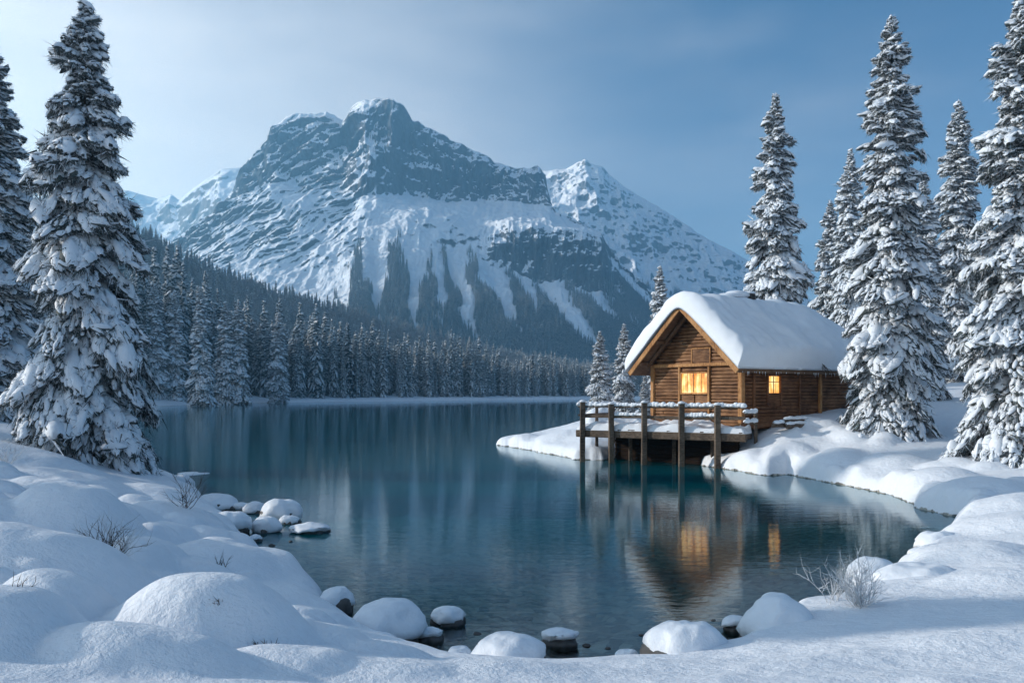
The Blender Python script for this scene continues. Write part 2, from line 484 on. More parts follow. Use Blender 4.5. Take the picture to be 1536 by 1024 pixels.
# ------------------------------------------------------------------ water
def water_material():
    m, n, l, b = newmat("lake_water")
    n.remove(b)
    o = n['Material Output']
    geo = n.new("ShaderNodeNewGeometry")
    a = texn(n, l, 1.0, 4, 0.6, vec=geo.outputs['Position'], mscale=(0.9, 2.6, 1))
    c = texn(n, l, 1.0, 3, 0.6, vec=geo.outputs['Position'], mscale=(4.5, 11, 1))
    # calmer far out, livelier near the shallows
    b1 = n.new("ShaderNodeBump"); b1.inputs['Strength'].default_value = 1.0; b1.inputs['Distance'].default_value = 0.0045
    b2 = n.new("ShaderNodeBump"); b2.inputs['Strength'].default_value = 1.0; b2.inputs['Distance'].default_value = 0.0016
    l.new(a.outputs[0], b1.inputs['Height']); l.new(c.outputs[0], b2.inputs['Height']); l.new(b1.outputs[0], b2.inputs['Normal'])
    fr = n.new("ShaderNodeFresnel"); fr.inputs['IOR'].default_value = 1.33; l.new(b2.outputs[0], fr.inputs['Normal'])
    gl = n.new("ShaderNodeBsdfGlossy"); gl.inputs['Roughness'].default_value = 0.012; gl.inputs['Color'].default_value = (0.86, 0.93, 0.96, 1)
    l.new(b2.outputs[0], gl.inputs['Normal'])
    tr = n.new("ShaderNodeBsdfTransparent"); tr.inputs['Color'].default_value = (0.78, 0.88, 0.86, 1)
    df = n.new("ShaderNodeBsdfDiffuse"); df.inputs['Color'].default_value = (0.0, 0.088, 0.112, 1)
    sp = n.new("ShaderNodeSeparateXYZ"); l.new(geo.outputs['Position'], sp.inputs[0])
    mr = n.new("ShaderNodeMapRange"); mr.inputs['From Min'].default_value = 11; mr.inputs['From Max'].default_value = 24
    mr.inputs['To Min'].default_value = 0.0; mr.inputs['To Max'].default_value = 0.97
    l.new(sp.outputs['Y'], mr.inputs['Value'])
    m1 = n.new("ShaderNodeMixShader"); l.new(mr.outputs[0], m1.inputs[0]); l.new(tr.outputs[0], m1.inputs[1]); l.new(df.outputs[0], m1.inputs[2])
    m2 = n.new("ShaderNodeMixShader"); l.new(fr.outputs[0], m2.inputs[0]); l.new(m1.outputs[0], m2.inputs[1]); l.new(gl.outputs[0], m2.inputs[2])
    l.new(m2.outputs[0], o.inputs['Surface'])
    return m
M_water = water_material()
wx = 700.0
wt = link("lake_water", npmesh("lake_water", [(-wx, 4, 0), (wx, 4, 0), (wx, 900, 0), (-wx, 900, 0)], [(0, 1, 2, 3)], None, (M_water,)))
tag(wt, "dark teal lake water with soft ripples", None, None, 'structure')

# ------------------------------------------------------------------ mountains from profile tables
def profile_surface(keys, npx, nrow, back):
    """keys: [(px, [(py, depth), ...])] -> grid of world points; back = (depth added, height lost) behind the crest"""
    kp = np.array([k[0] for k in keys], float)
    R = np.array([[q for q in k[1]] for k in keys], float)      # K, rows, 2
    if back[1] > 100:                                           # foot of the slope lies on the valley floor
        R[:, 0, 0] = HOR + 8.2 / R[:, 0, 1] * F
    px = np.linspace(kp[0], kp[-1], npx)
    nr = R.shape[1]
    ctl = np.stack([[np.interp(px, kp, R[:, r, c]) for c in (0, 1)] for r in range(nr)], 0)   # rows,2,npx
    Zc = CAMZ + (HOR - ctl[:, 0]) / F * ctl[:, 1]; Dc = ctl[:, 1]
    # back slope
    Dc = np.concatenate([Dc, Dc[-1:] + back[0]]); Zc = np.concatenate([Zc, Zc[-1:] - back[1]])
    t = np.linspace(0, nr, nrow)
    # arc-length-like spacing: more rows where steep handled by even split per segment
    i0 = np.clip(np.floor(t).astype(int), 0, nr - 1); f = (t - i0)[:, None]
    f = np.where(i0[:, None] < nr - 1, f, f)
    D = Dc[i0] * (1 - f) + Dc[i0 + 1] * f
    Z = Zc[i0] * (1 - f) + Zc[i0 + 1] * f
    PX = np.broadcast_to(px, D.shape)
    Xw = (PX - 768) / F * D
    return PX, t[:, None] + np.zeros_like(D), Xw, D, Z

def grid_obj(name, Xw, D, Z, mat, attr=None, cover=None):
    nr, nc = D.shape
    I = np.arange(nr * nc).reshape(nr, nc)
    Q = np.stack([I[:-1, :-1], I[:-1, 1:], I[1:, 1:], I[1:, :-1]], -1).reshape(-1, 4)
    me = npmesh(name, np.stack([Xw.ravel(), D.ravel(), Z.ravel()], -1), Q, None, (mat,), None, True)
    if attr is not None:
        a = me.attributes.new("wood", 'FLOAT', 'POINT'); a.data.foreach_set("value", attr.ravel().astype(np.float32))
    if cover is not None:
        a = me.attributes.new("cover", 'FLOAT', 'POINT'); a.data.foreach_set("value", cover.ravel().astype(np.float32))
    return link(name, me)

def mountain_material(name, thr=0.60, rock=(0.12, 0.125, 0.135), scale=0.012):
    m, n, l, b = newmat(name)
    b.inputs['Roughness'].default_value = 0.85; b.inputs['Specular IOR Level'].default_value = 0.15
    geo = n.new("ShaderNodeNewGeometry"); sep = n.new("ShaderNodeSeparateXYZ"); l.new(geo.outputs['Normal'], sep.inputs[0])
    rt = n.new("ShaderNodeMapping"); rt.inputs['Rotation'].default_value = (0, math.radians(-32), 0); l.new(geo.outputs['Position'], rt.inputs['Vector'])
    a = texn(n, l, scale * 1.0, 11, 0.76, vec=geo.outputs['Position'])
    c = texn(n, l, scale * 9, 9, 0.8, vec=geo.outputs['Position'], mscale=(1.3, 1.3, 0.35))
    st = texn(n, l, scale * 2.6, 9, 0.75, vec=rt.outputs[0], mscale=(0.30, 0.5, 3.0))
    ad = n.new("ShaderNodeMath"); ad.operation = 'MULTIPLY_ADD'; ad.inputs[1].default_value = 0.42; l.new(a.outputs[0], ad.inputs[0]); l.new(sep.outputs['Z'], ad.inputs[2])
    ad2 = n.new("ShaderNodeMath"); ad2.operation = 'MULTIPLY_ADD'; ad2.inputs[1].default_value = 0.48; l.new(c.outputs[0], ad2.inputs[0]); l.new(ad.outputs[0], ad2.inputs[2])
    ad3 = n.new("ShaderNodeMath"); ad3.operation = 'MULTIPLY_ADD'; ad3.inputs[1].default_value = 0.30; l.new(st.outputs[0], ad3.inputs[0]); l.new(ad2.outputs[0], ad3.inputs[2])
    mr = n.new("ShaderNodeMapRange"); mr.interpolation_type = 'SMOOTHSTEP'
    mr.inputs['From Min'].default_value = thr + 0.60 - 0.10; mr.inputs['From Max'].default_value = thr + 0.60 + 0.08
    l.new(ad3.outputs[0], mr.inputs['Value'])
    ca = n.new("ShaderNodeAttribute"); ca.attribute_name = "cover"
    ad4 = n.new("ShaderNodeMath"); ad4.operation = 'ADD'; l.new(ad3.outputs[0], ad4.inputs[0]); l.new(ca.outputs['Fac'], ad4.inputs[1]); l.new(ad4.outputs[0], mr.inputs['Value'])
    rk = ramp(n, l, c.outputs[0], [(0.36, tuple(q * .45 for q in rock)), (0.52, rock), (0.68, tuple(q * 2.0 for q in rock))])
    mixc = n.new("ShaderNodeMix"); mixc.data_type = 'RGBA'; mixc.inputs[7].default_value = (0.80, 0.84, 0.89, 1)
    l.new(mr.outputs[0], mixc.inputs[0]); l.new(rk.outputs[0], mixc.inputs[6])
    at = n.new("ShaderNodeAttribute"); at.attribute_name = "wood"
    mixf = n.new("ShaderNodeMix"); mixf.data_type = 'RGBA'; mixf.inputs[7].default_value = (0.10, 0.13, 0.145, 1)
    l.new(at.outputs['Fac'], mixf.inputs[0]); l.new(mixc.outputs[2], mixf.inputs[6])
    l.new(mixf.outputs[2], b.inputs['Base Color'])
    bp_ = addbump(n, l, b, ad3.outputs[0], 0.9, 13.0)
    bs = n.new("ShaderNodeMapRange"); bs.inputs['To Min'].default_value = 1.0; bs.inputs['To Max'].default_value = 0.16
    l.new(mr.outputs[0], bs.inputs['Value']); l.new(bs.outputs[0], bp_.inputs['Strength'])
    return m
M_mount = mountain_material("mountain_rock_and_snow")
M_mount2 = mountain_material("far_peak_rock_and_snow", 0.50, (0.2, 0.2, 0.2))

MAIN = [
 (150, [(560, 1250), (540, 1450), (520, 1600), (505, 1750), (490, 1900), (470, 2100)]),
 (230, [(560, 1250), (520, 1450), (480, 1600), (450, 1750), (430, 1900), (400, 2150)]),
 (290, [(555, 1250), (500, 1450), (440, 1620), (405, 1760), (380, 1900), (350, 2200)]),
 (340, [(552, 1250), (490, 1450), (420, 1640), (375, 1780), (340, 1930), (300, 2230)]),
 (375, [(550, 1250), (485, 1440), (412, 1650), (355, 1800), (310, 1950), (252, 2250)]),
 (404, [(550, 1250), (480, 1440), (402, 1650), (340, 1810), (285, 1960), (214, 2260)]),
 (413, [(550, 1250), (478, 1440), (400, 1650), (335, 1810), (278, 1960), (184, 2200)]),
 (440, [(550, 1250), (475, 1430), (400, 1640), (332, 1800), (280, 1960), (173, 2200)]),
 (490, [(550, 1250), (470, 1420), (392, 1630), (330, 1790), (285, 1950), (167, 2210)]),
 (518, [(550, 1240), (465, 1410), (385, 1620), (330, 1780), (292, 1930), (180, 2230)]),
 (530, [(550, 1240), (462, 1410), (382, 1610), (330, 1770), (297, 1900), (158, 2150)]),
 (548, [(550, 1230), (460, 1400), (380, 1600), (325, 1750), (298, 1860), (149, 2110)]),
 (566, [(550, 1230), (460, 1400), (380, 1600), (325, 1750), (298, 1850), (148, 2100)]),
 (590, [(550, 1230), (460, 1400), (380, 1600), (322, 1760), (296, 1900), (149, 2080)]),
 (606, [(550, 1230), (460, 1400), (380, 1600), (320, 1770), (295, 1950), (158, 2080)]),
 (618, [(550, 1230), (460, 1400), (380, 1610), (320, 1780), (296, 1970), (177, 2085)]),
 (660, [(550, 1230), (460, 1400), (384, 1620), (325, 1800), (298, 2000), (200, 2100)]),
 (710, [(550, 1230), (460, 1400), (390, 1640), (335, 1820), (299, 2020), (222, 2110)]),
 (742, [(550, 1230), (465, 1400), (398, 1660), (340, 1800), (303, 2030), (241, 2120)]),
 (775, [(550, 1230), (468, 1410), (408, 1670), (345, 1760), (307, 2020), (252, 2110)]),
 (806, [(550, 1240), (470, 1420), (418, 1680), (347, 1750), (311, 1990), (247, 2080)]),
 (818, [(550, 1240), (472, 1430), (422, 1680), (347, 1750), (314, 1970), (262, 2070)]),
 (825, [(550, 1240), (473, 1430), (424, 1680), (347, 1750), (317, 1960), (302, 2060)]),
 (832, [(550, 1240), (475, 1430), (426, 1680), (348, 1750), (326, 1950), (323, 2060)]),
 (870, [(550, 1250), (480, 1450), (432, 1690), (352, 1750), (342, 1900), (339, 2000)]),
 (900, [(550, 1260), (488, 1480), (436, 1700), (360, 1750), (354, 1850), (352, 1950)]),
 (916, [(550, 1270), (495, 1500), (445, 1720), (395, 1780), (388, 1850), (385, 1950)]),
 (970, [(552, 1300), (510, 1520), (478, 1730), (455, 1800), (445, 1880), (437, 1950)]),
 (1040, [(555, 1300), (530, 1520), (515, 1730), (505, 1800), (498, 1880), (490, 1950)]),
 (1150, [(560, 1300), (552, 1520), (548, 1730), (545, 1800), (542, 1880), (540, 1950)])]
PXm, Tm, Xm, Dm, Zm = profile_surface(MAIN, 760, 420, (700, 330))
steep = np.exp(-((Tm - 4.55) / .55) ** 2)
cl2 = np.exp(-((Tm - 2.6) / .35) ** 2) * sstep(700, 780, PXm) * (1 - sstep(905, 925, PXm))
lslope = (1 - sstep(520, 570, PXm)) * sstep(1.2, 2.6, Tm)
body = sstep(0, .6, Tm)
crest = 1 - 0.75 * np.exp(-((Tm - 5) / .12) ** 2)
nb = fbm(Xm / 260, Dm / 260, Zm / 260, 5, 31, .52)
warp = 40 * fbm(Xm / 160, Zm / 160, oct=3, seed=36)
pd, qd = .62 * Xm - .78 * Zm + warp, .78 * Xm + .62 * Zm          # across and along the diagonal ribs of the left flank
nr_ = lslope * fbm(pd / 62, qd / 260, Dm / 900, 5, 37, .58, True) + (1 - lslope) * fbm((Xm + warp) / 58, Dm / 400, Zm / 210, 5, 38, .6, True)
nf = lslope * fbm(pd / 20, qd / 75, Dm / 500, 4, 41, .6, True) + (1 - lslope) * fbm((Xm + warp * .5) / 17, Dm / 200, Zm / 70, 4, 42, .62, True)
bed = np.abs(((Zm / 34 + 1.3 * nb) % 1) - .5)                   # strata steps on the walls
push = body * crest * (34 * nb + (36 * steep + 30 * cl2 + 26 * lslope + 6) * nr_ + (18 * steep + 16 * cl2 + 14 * lslope + 2) * nf + 14 * (.5 * steep + cl2 + .12 * lslope) * bed)
Dm2 = Dm - push
crag = np.exp(-((Tm - 5) / .22) ** 2)
Zm2 = Zm + crag * (7 * fbm(Xm / 20, Dm * 0, oct=4, seed=51, gain=.6) - 2) + body * ((1 - np.exp(-((Tm - 5) / .2) ** 2)) * (14 * nb + 4 * nr_) + 5 * fbm(Xm / 22, Dm / 22, Zm / 22, 4, 47, .6))
# avalanche chutes run down the lower slope and fan out to the right
def chute_coord(px, py): return px - 0.55 * np.clip(px - 600, 0, 400) / 230 * (py - 400)
def forest_mask(px, py):
    u = chute_coord(px, py)
    lim = 432 + 46 * fbm(u / 30, u * 0 + 3.3, oct=2, seed=61) + 12 * fbm(u / 7, py / 40, oct=2, seed=63)
    u = u + 9 * fbm(px / 40, py / 30, oct=2, seed=69)
    for (c, wd, dn) in ((566, 11, 70), (622, 6, 40), (656, 8, 60), (684, 9, 75), (735, 11, 70), (770, 6, 40), (808, 14, 75), (862, 14, 60), (900, 7, 40), (928, 12, 50), (480, 26, 20), (520, 6, 30)):
        lim = lim + dn * np.exp(-np.abs((u - c) / wd) ** 3)
    for (c, wd, dn) in ((540, 9, 56), (597, 11, 62), (637, 7, 44), (668, 6, 40), (706, 9, 56), (752, 7, 30)):
        lim = lim - dn * np.exp(-np.abs((u - c) / wd) ** 3.5)
    lim = lim + 20 * sstep(540, 400, px) + 26 * fbm(px / 8, py / 11, oct=3, seed=67)
    return lim
PYm = HOR - (Zm2 - CAMZ) / Dm2 * F
wood = sstep(-10, 26, PYm - forest_mask(PXm, PYm)) * (Tm < 3.2)
lc = chute_coord(PXm, PYm)
for c, wd in ((566, 10), (676, 10), (735, 10), (800, 13), (862, 14)):   # chutes are real grooves
    Zm2 = Zm2 - 9 * np.exp(-((lc - c) / wd) ** 2) * np.exp(-((Tm - 1.5) / .8) ** 2)
cover = .17 * lslope + .20 * np.exp(-((Tm - 3.6) / .55) ** 2) + .12 * sstep(3.2, 1.5, Tm) - .10 * steep * sstep(545, 575, PXm) - .05 * cl2 - .04 * lslope * steep
mt = grid_obj("mountain", Xm, Dm2, Zm2, M_mount, wood * .30, cover)
tag(mt, "massive snow streaked mountain with dark cliff wall across the lake", None, None, 'structure')

RIGHT = [
 (760, [(560, 2000), (470, 2300), (360, 2700), (290, 3000), (262, 3200)]),
 (820, [(560, 2000), (470, 2300), (360, 2700), (300, 2950), (256, 3150)]),
 (850, [(560, 2000), (470, 2300), (360, 2700), (300, 2920), (252, 3120)]),
 (866, [(560, 2000), (470, 2300), (360, 2680), (298, 2900), (243, 3080)]),
 (878, [(560, 2000), (470, 2300), (360, 2680), (298, 2880), (238, 3050)]),
 (888, [(560, 2000), (470, 2300), (362, 2680), (300, 2880), (246, 3050)]),
 (905, [(560, 2000), (470, 2300), (365, 2680), (305, 2880), (251, 3060)]),
 (918, [(560, 2000), (475, 2300), (370, 2680), (315, 2880), (264, 3080)]),
 (940, [(560, 2000), (480, 2300), (380, 2680), (330, 2880), (283, 3080)]),
 (1000, [(560, 2000), (490, 2300), (410, 2680), (365, 2880), (318, 3080)]),
 (1050, [(560, 2000), (500, 2300), (435, 2650), (395, 2850), (352, 3050)]),
 (1110, [(560, 2000), (515, 2300), (465, 2600), (425, 2800), (383, 3000)]),
 (1200, [(560, 2000), (535, 2300), (500, 2600), (475, 2800), (440, 3000)]),
 (1320, [(565, 2000), (550, 2300), (535, 2600), (520, 2800), (505, 3000)])]
PXr, Tr, Xr, Dr, Zr = profile_surface(RIGHT, 420, 240, (900, 420))
nb = fbm(Xr / 300, Dr / 300, Zr / 300, 5, 71, .52); nr_ = fbm(Xr / 80, Dr / 130, Zr / 110, 5, 73, .6, True)
cr = 1 - 0.8 * np.exp(-((Tr - 4) / .15) ** 2)
by = sstep(0, .6, Tr)
Dr2 = Dr - by * cr * (50 * nb + 26 * nr_)
Zr2 = Zr + by * cr * (26 * nb + 12 * nr_) + 5 * fbm(Xr / 30, Dr / 30, Zr / 30, 3, 75)
PYr = HOR - (Zr2 - CAMZ) / Dr2 * F
wood = sstep(-8, 12, PYr - (455 + 40 * fbm((PXr - .5 * (PYr - 400)) / 25, PXr * 0, oct=2, seed=77))) * .85
mt = grid_obj("mountain_peak", Xr, Dr2, Zr2, M_mount2, wood, .16 * sstep(930, 860, PXr) * (1 - np.exp(-((Tr - 3.8) / .35) ** 2)) + .03)
tag(mt, "snowy rounded peak with small rocky summit behind the main mountain", None, None, 'structure')

LEFT = [
 (-80, [(540, 2100), (430, 2500), (360, 2900), (310, 3300)]),
 (100, [(540, 2100), (430, 2500), (360, 2900), (295, 3300)]),
 (190, [(540, 2100), (430, 2500), (355, 2900), (286, 3300)]),
 (236, [(540, 2100), (430, 2500), (355, 2900), (298, 3250)]),
 (257, [(540, 2100), (430, 2500), (350, 2850), (291, 3150)]),
 (268, [(540, 2100), (430, 2500), (350, 2850), (300, 3100)]),
 (300, [(540, 2100), (420, 2450), (340, 2750), (276, 3000)]),
 (332, [(540, 2100), (410, 2400), (330, 2700), (254, 2900)]),
 (372, [(540, 2100), (410, 2400), (330, 2700), (251, 2900)]),
 (420, [(540, 2100), (410, 2400), (330, 2700), (270, 2900)]),
 (520, [(540, 2100), (430, 2400), (360, 2700), (300, 2900)])]
PXl, Tl, Xl, Dl, Zl = profile_surface(LEFT, 320, 160, (900, 400))
nb = fbm(Xl / 300, Dl / 300, Zl / 300, 5, 81, .52); nr_ = fbm(Xl / 90, Dl / 140, Zl / 140, 5, 83, .6, True)
cr = 1 - 0.85 * np.exp(-((Tl - 3) / .15) ** 2)
by = sstep(0, .6, Tl)
mt = grid_obj("mountain_ridge", Xl, Dl - by * cr * (45 * nb + 22 * nr_), Zl + by * cr * (24 * nb + 10 * nr_), M_mount2, np.zeros_like(Zl))
tag(mt, "pale snow ridge fading behind the left shoulder of the mountain", None, None, 'structure')

HILL = [
 (-420, [(612, 168), (560, 300), (300, 560), (210, 700)]),
 (-100, [(612, 180), (560, 300), (350, 560), (255, 720)]),
 (190, [(607, 212), (560, 330), (440, 540), (352, 730)]),
 (300, [(603, 262), (560, 370), (480, 560), (415, 750)]),
 (420, [(601, 300), (565, 400), (505, 580), (456, 770)]),
 (530, [(600, 335), (570, 420), (525, 600), (482, 790)]),
 (700, [(597, 400), (578, 470), (550, 640), (525, 820)]),
 (870, [(595, 468), (584, 540), (566, 680), (552, 850)]),
 (1050, [(594, 500), (586, 580), (574, 700), (562, 870)]),
 (1400, [(594, 500), (586, 590), (574, 720), (560, 900)]),
 (1900, [(594, 500), (586, 590), (574, 720), (560, 900)])]
PXh, Th, Xh, Dh, Zh = profile_surface(HILL, 420, 160, (900, 60))
Zh2 = Zh + sstep(.1, 1, Th) * (7 * fbm(Xh / 90, Dh / 90, oct=4, seed=91))
Zh2[0] = -2; 
hl = grid_obj("hillside", Xh, Dh, Zh2, M_mount2, sstep(.25, .7, Th) * .8)
tag(hl, "low forested hillside rising to the left above the far shore", None, None, 'structure')
# sampler on a profile grid
def sample_grid(PX, T, Xg, Dg, Zg2, u, t):
    """u in 0..1 across, t in row units"""
    nr, nc = Dg.shape
    cf = u * (nc - 1); rf = t / T[-1, 0] * (nr - 1)
    c0 = np.clip(cf.astype(int), 0, nc - 2); r0 = np.clip(rf.astype(int), 0, nr - 2)
    fc = cf - c0; fr = rf - r0
    def bl(A): return (A[r0, c0] * (1 - fr) * (1 - fc) + A[r0 + 1, c0] * fr * (1 - fc) + A[r0, c0 + 1] * (1 - fr) * fc + A[r0 + 1, c0 + 1] * fr * fc)
    return bl(PX), bl(Xg), bl(Dg), bl(Zg2)


# ------------------------------------------------------------------ spruces
def tubes(Pts, rw, rh, S=6, squash_low=1.0):
    """Pts (N,K,3), rw/rh (N,K): closed-looking tapered tubes, returns V, Q"""
    N, K, _ = Pts.shape
    t = np.gradient(Pts, axis=1)
    t /= np.linalg.norm(t, axis=2, keepdims=True) + 1e-9
    up = np.zeros_like(t); up[..., 2] = 1
    vert = np.abs(t[..., 2]) > .97
    up[vert] = (1, 0, 0)
    s = np.cross(t, up); s /= np.linalg.norm(s, axis=2, keepdims=True) + 1e-9
    n = np.cross(s, t)
    a = np.arange(S) / S * 2 * np.pi
    ca, sa = np.cos(a), np.sin(a)
    sa2 = np.where(sa < 0, sa * squash_low, sa)
    V = Pts[:, :, None] + s[:, :, None] * (rw[:, :, None] * ca)[..., None] + n[:, :, None] * (rh[:, :, None] * sa2)[..., None]
    I = np.arange(N * K * S).reshape(N, K, S)
    Q = np.stack([I[:, :-1], I[:, 1:], np.roll(I[:, 1:], -1, 2), np.roll(I[:, :-1], -1, 2)], -1).reshape(-1, 4)
    return V.reshape(-1, 3), Q

def blobs(C, U, Rr, seed, nr=4, ns=7, rough=.09):
    """C centres (N,3), U outward unit dirs (N,3), Rr radii (N,3): lumpy flattened snow clumps"""
    N = len(C); r = np.random.default_rng(seed)
    th = np.linspace(0, np.pi, nr + 1); ph = np.arange(ns) / ns * 2 * np.pi
    ring = []
    for k_, t_ in enumerate(th):
        tt = min(max(t_, .28), np.pi - .28)
        ring.append(np.stack([np.full(ns, np.cos(t_)), np.sin(tt) * np.cos(ph), np.sin(tt) * np.sin(ph)], -1))
    B = np.stack(ring)                                   # nr+1, ns, 3
    up = np.zeros_like(U); up[:, 2] = 1
    s_ = np.cross(U, up); s_ /= np.linalg.norm(s_, axis=1, keepdims=True) + 1e-9
    n_ = np.cross(s_, U)
    rad = 1 + r.normal(0, rough, (N, nr + 1, ns))
    lo = np.where(B[..., 2] < 0, .45, 1.0)
    V = C[:, None, None] + (U[:, None, None] * (Rr[:, 0, None, None] * B[..., 0] * rad)[..., None] + s_[:, None, None] * (Rr[:, 1, None, None] * B[..., 1] * rad)[..., None]
        + n_[:, None, None] * (Rr[:, 2, None, None] * B[..., 2] * lo * rad)[..., None])
    I = np.arange(N * (nr + 1) * ns).reshape(N, nr + 1, ns)
    Q = np.stack([I[:, :-1], np.roll(I[:, :-1], -1, 2), np.roll(I[:, 1:], -1, 2), I[:, 1:]], -1).reshape(-1, 4)
    return V.reshape(-1, 3), Q

def spruce(H, R0, nb, dens, seed, droop=.5, blades=12, load=.3, power=.48, cl=.11, irregular=.22, nr=4, ns=7, frost=.3, maxc=60, snow=.9, bw=.085):
    r = np.random.default_rng(seed)
    u = (np.arange(nb) + r.random(nb)) / nb
    t = np.sort(.01 + .985 * u ** .92)
    z0 = t * H
    az = np.arange(nb) * 2.39996 + r.normal(0, .45, nb)
    prof = R0 * (1 - t) ** power * np.clip((1 - t) / .10, .12, 1) ** .6
    prof *= np.clip(t / .05 + .75, 0, 1)
    lum = 1 + irregular * np.sin(z0 * 2.1 + seed + 1.5 * np.sin(az + seed)) * .8 + r.normal(0, irregular * .8, nb)
    Lb = prof * np.clip(lum, .45, 1.4) + .004 * H
    e0 = np.clip(.75 * (t - .52) + r.normal(0, .10, nb), -.5, .9)
    dr = droop * (1.1 - t * .85) * r.uniform(.65, 1.35, nb)
    dirh = np.stack([np.cos(az), np.sin(az)], -1); sid = np.stack([-np.sin(az), np.cos(az)], -1)
    loaded = r.random(nb) < load
    def bpt(i, s, v=0.0):
        W = Lb[i] * .40 * np.sqrt(np.clip(1.04 - s * s, 0, 1)) * (.35 + s)
        z = z0[i] + Lb[i] * (np.tan(e0[i]) * s - dr[i] * s * s) - .5 * np.abs(v) * W
        xy = dirh[i] * (Lb[i] * s)[..., None] + sid[i] * (v * W)[..., None]
        return np.concatenate([xy, z[..., None]], -1)
    VS, QS, TS, n = [], [], [], 0
    VG, QG, TG, ng = [], [], [], 0
    K = 5
    BI = np.repeat(np.arange(nb)[:, None], K, 1)
    ss = np.linspace(.0, .97, K) + np.zeros((nb, K))
    BP = bpt(BI, ss, np.zeros((nb, K)))
    rb = (.012 + .012 * Lb)[:, None] * np.linspace(1, .25, K)
    V, Q = tubes(BP, rb, rb, 4); VG.append(V); QG.append(Q); ng += len(V)
    # clumps over each bough's fan
    nc = np.clip((Lb * dens * (.5 + .5 * Lb / R0) * 1.0 + 3), 3, maxc).astype(int)
    bi = np.repeat(np.arange(nb), nc); M = len(bi)
    k = np.concatenate([np.arange(m) for m in nc])
    s = .12 + .88 * ((k + r.random(M)) / nc[bi]) ** .75
    v = r.uniform(-1, 1, M); v[k == nc[bi] - 1] *= .1
    C = bpt(bi, s, v)
    e = .04
    U = bpt(bi, np.minimum(s + e, 1.02), v * 1.08) - bpt(bi, s - e, v * .92)
    U += r.normal(0, .25, U.shape) * np.linalg.norm(U, axis=1, keepdims=True)
    U /= np.linalg.norm(U, axis=1, keepdims=True) + 1e-9
    a = cl * np.exp(r.normal(0, .32, M)) * (.62 + .55 * np.clip(Lb[bi] / R0, 0, 1.2))
    a *= np.where(loaded[bi], 1.6, 1.0)
    C[:, 2] += r.normal(0, .25, M) * cl
    keep = r.random(M) < snow
    keep |= loaded[bi]
    Rr = np.stack([a * r.uniform(1.1, 1.9, M), a * r.uniform(.75, 1.15, M), a * np.where(loaded[bi], .75, .52) * r.uniform(.75, 1.2, M)], -1)
    V, Q = blobs(C[keep] + (0, 0, cl * .25), U[keep], Rr[keep], seed + 1, nr, ns)
    VS.append(V); QS.append(Q); n += len(V)
    # dark needle body just beneath each clump
    V, Q = blobs(C - (0, 0, cl * .45), U, Rr * (.9, .85, .7), seed + 2, 3, 6, .22)
    VG.append(V); QG.append(Q + ng); ng += len(V)
    if blades:
        bk = np.repeat(np.arange(M), blades)
        p = C[bk] + r.normal(0, .45, (len(bk), 3)) * a[bk][:, None] - (0, 0, cl * .25)
        d = U[bk] * .7 + r.normal(0, 1, (len(bk), 3)) * (.7, .7, .55); d[:, 2] -= .35
        d /= np.linalg.norm(d, axis=1, keepdims=True)
        bl = a[bk] * r.uniform(1.1, 2.3, len(bk))
        sd = np.cross(d, r.normal(0, 1, d.shape)); sd /= np.linalg.norm(sd, axis=1, keepdims=True) + 1e-9
        hw = a[bk] * bw * r.uniform(.6, 1.3, len(bk))
        V = np.stack([p - sd * hw[:, None], p + sd * hw[:, None], p + d * bl[:, None]], 1)
        isn = r.random(len(V)) < frost
        A = V[~isn].reshape(-1, 3); VG.append(A); TG.append(np.arange(len(A)).reshape(-1, 3) + ng); ng += len(A)
        A = V[isn].reshape(-1, 3); VS.append(A); TS.append(np.arange(len(A)).reshape(-1, 3) + n); n += len(A)
    # crown leader
    ld = np.stack([np.zeros(4), np.zeros(4), H * np.array([.94, .97, .988, 1.004])], -1)[None]
    lr = cl * np.array([[.6, .6, .4, .05]])
    V, Q = tubes(ld, lr, lr, 6); VS.append(V); QS.append(Q + n); n += len(V)
    trk = np.stack([.03 * np.sin(np.linspace(0, 3, 8)), np.zeros(8), np.linspace(-.35, H * .985, 8)], -1)[None]
    tr = (R0 * .075 * (1 - np.linspace(0, .96, 8)))[None]
    Vt, Qt = tubes(trk, tr, tr, 10)
    return (Vt, Qt), (np.concatenate(VG), np.concatenate(QG), np.concatenate(TG) if TG else np.zeros((0, 3), int)), \
        (np.concatenate(VS), np.concatenate(QS), np.concatenate(TS) if TS else np.zeros((0, 3), int))

def tree_meshes(seed, **k):
    (Vt, Qt), G_, S_ = spruce(seed=seed, **k)
    return (npmesh("trunk", Vt, Qt, None, (M_bark,), None, True),
            npmesh("crown", G_[0], G_[1], G_[2], (M_needle,), None, False),
            npmesh("snow_load", S_[0], S_[1], S_[2], (M_snow_tree,), None, True))

def place_tree(meshes, x, y, scale, rz, label, group=None, wide=1.0, name="spruce_tree", z=None):
    e = empty(name, (x, y, gz(x, y) - .05 if z is None else z), rz)
    e.scale = (scale * wide, scale * wide, scale)
    for nm, me in zip(("trunk", "crown", "snow_load"), meshes):
        link(nm, me, e)
    return tag(e, label, "spruce tree", group)

def tipscale(px, tip, d, Hm):
    return (CAMZ + (HOR - tip) / F * d - gz(atpx(px, d), d) + .05) / Hm

def atpx(px, d): return (px - 768) / F * d

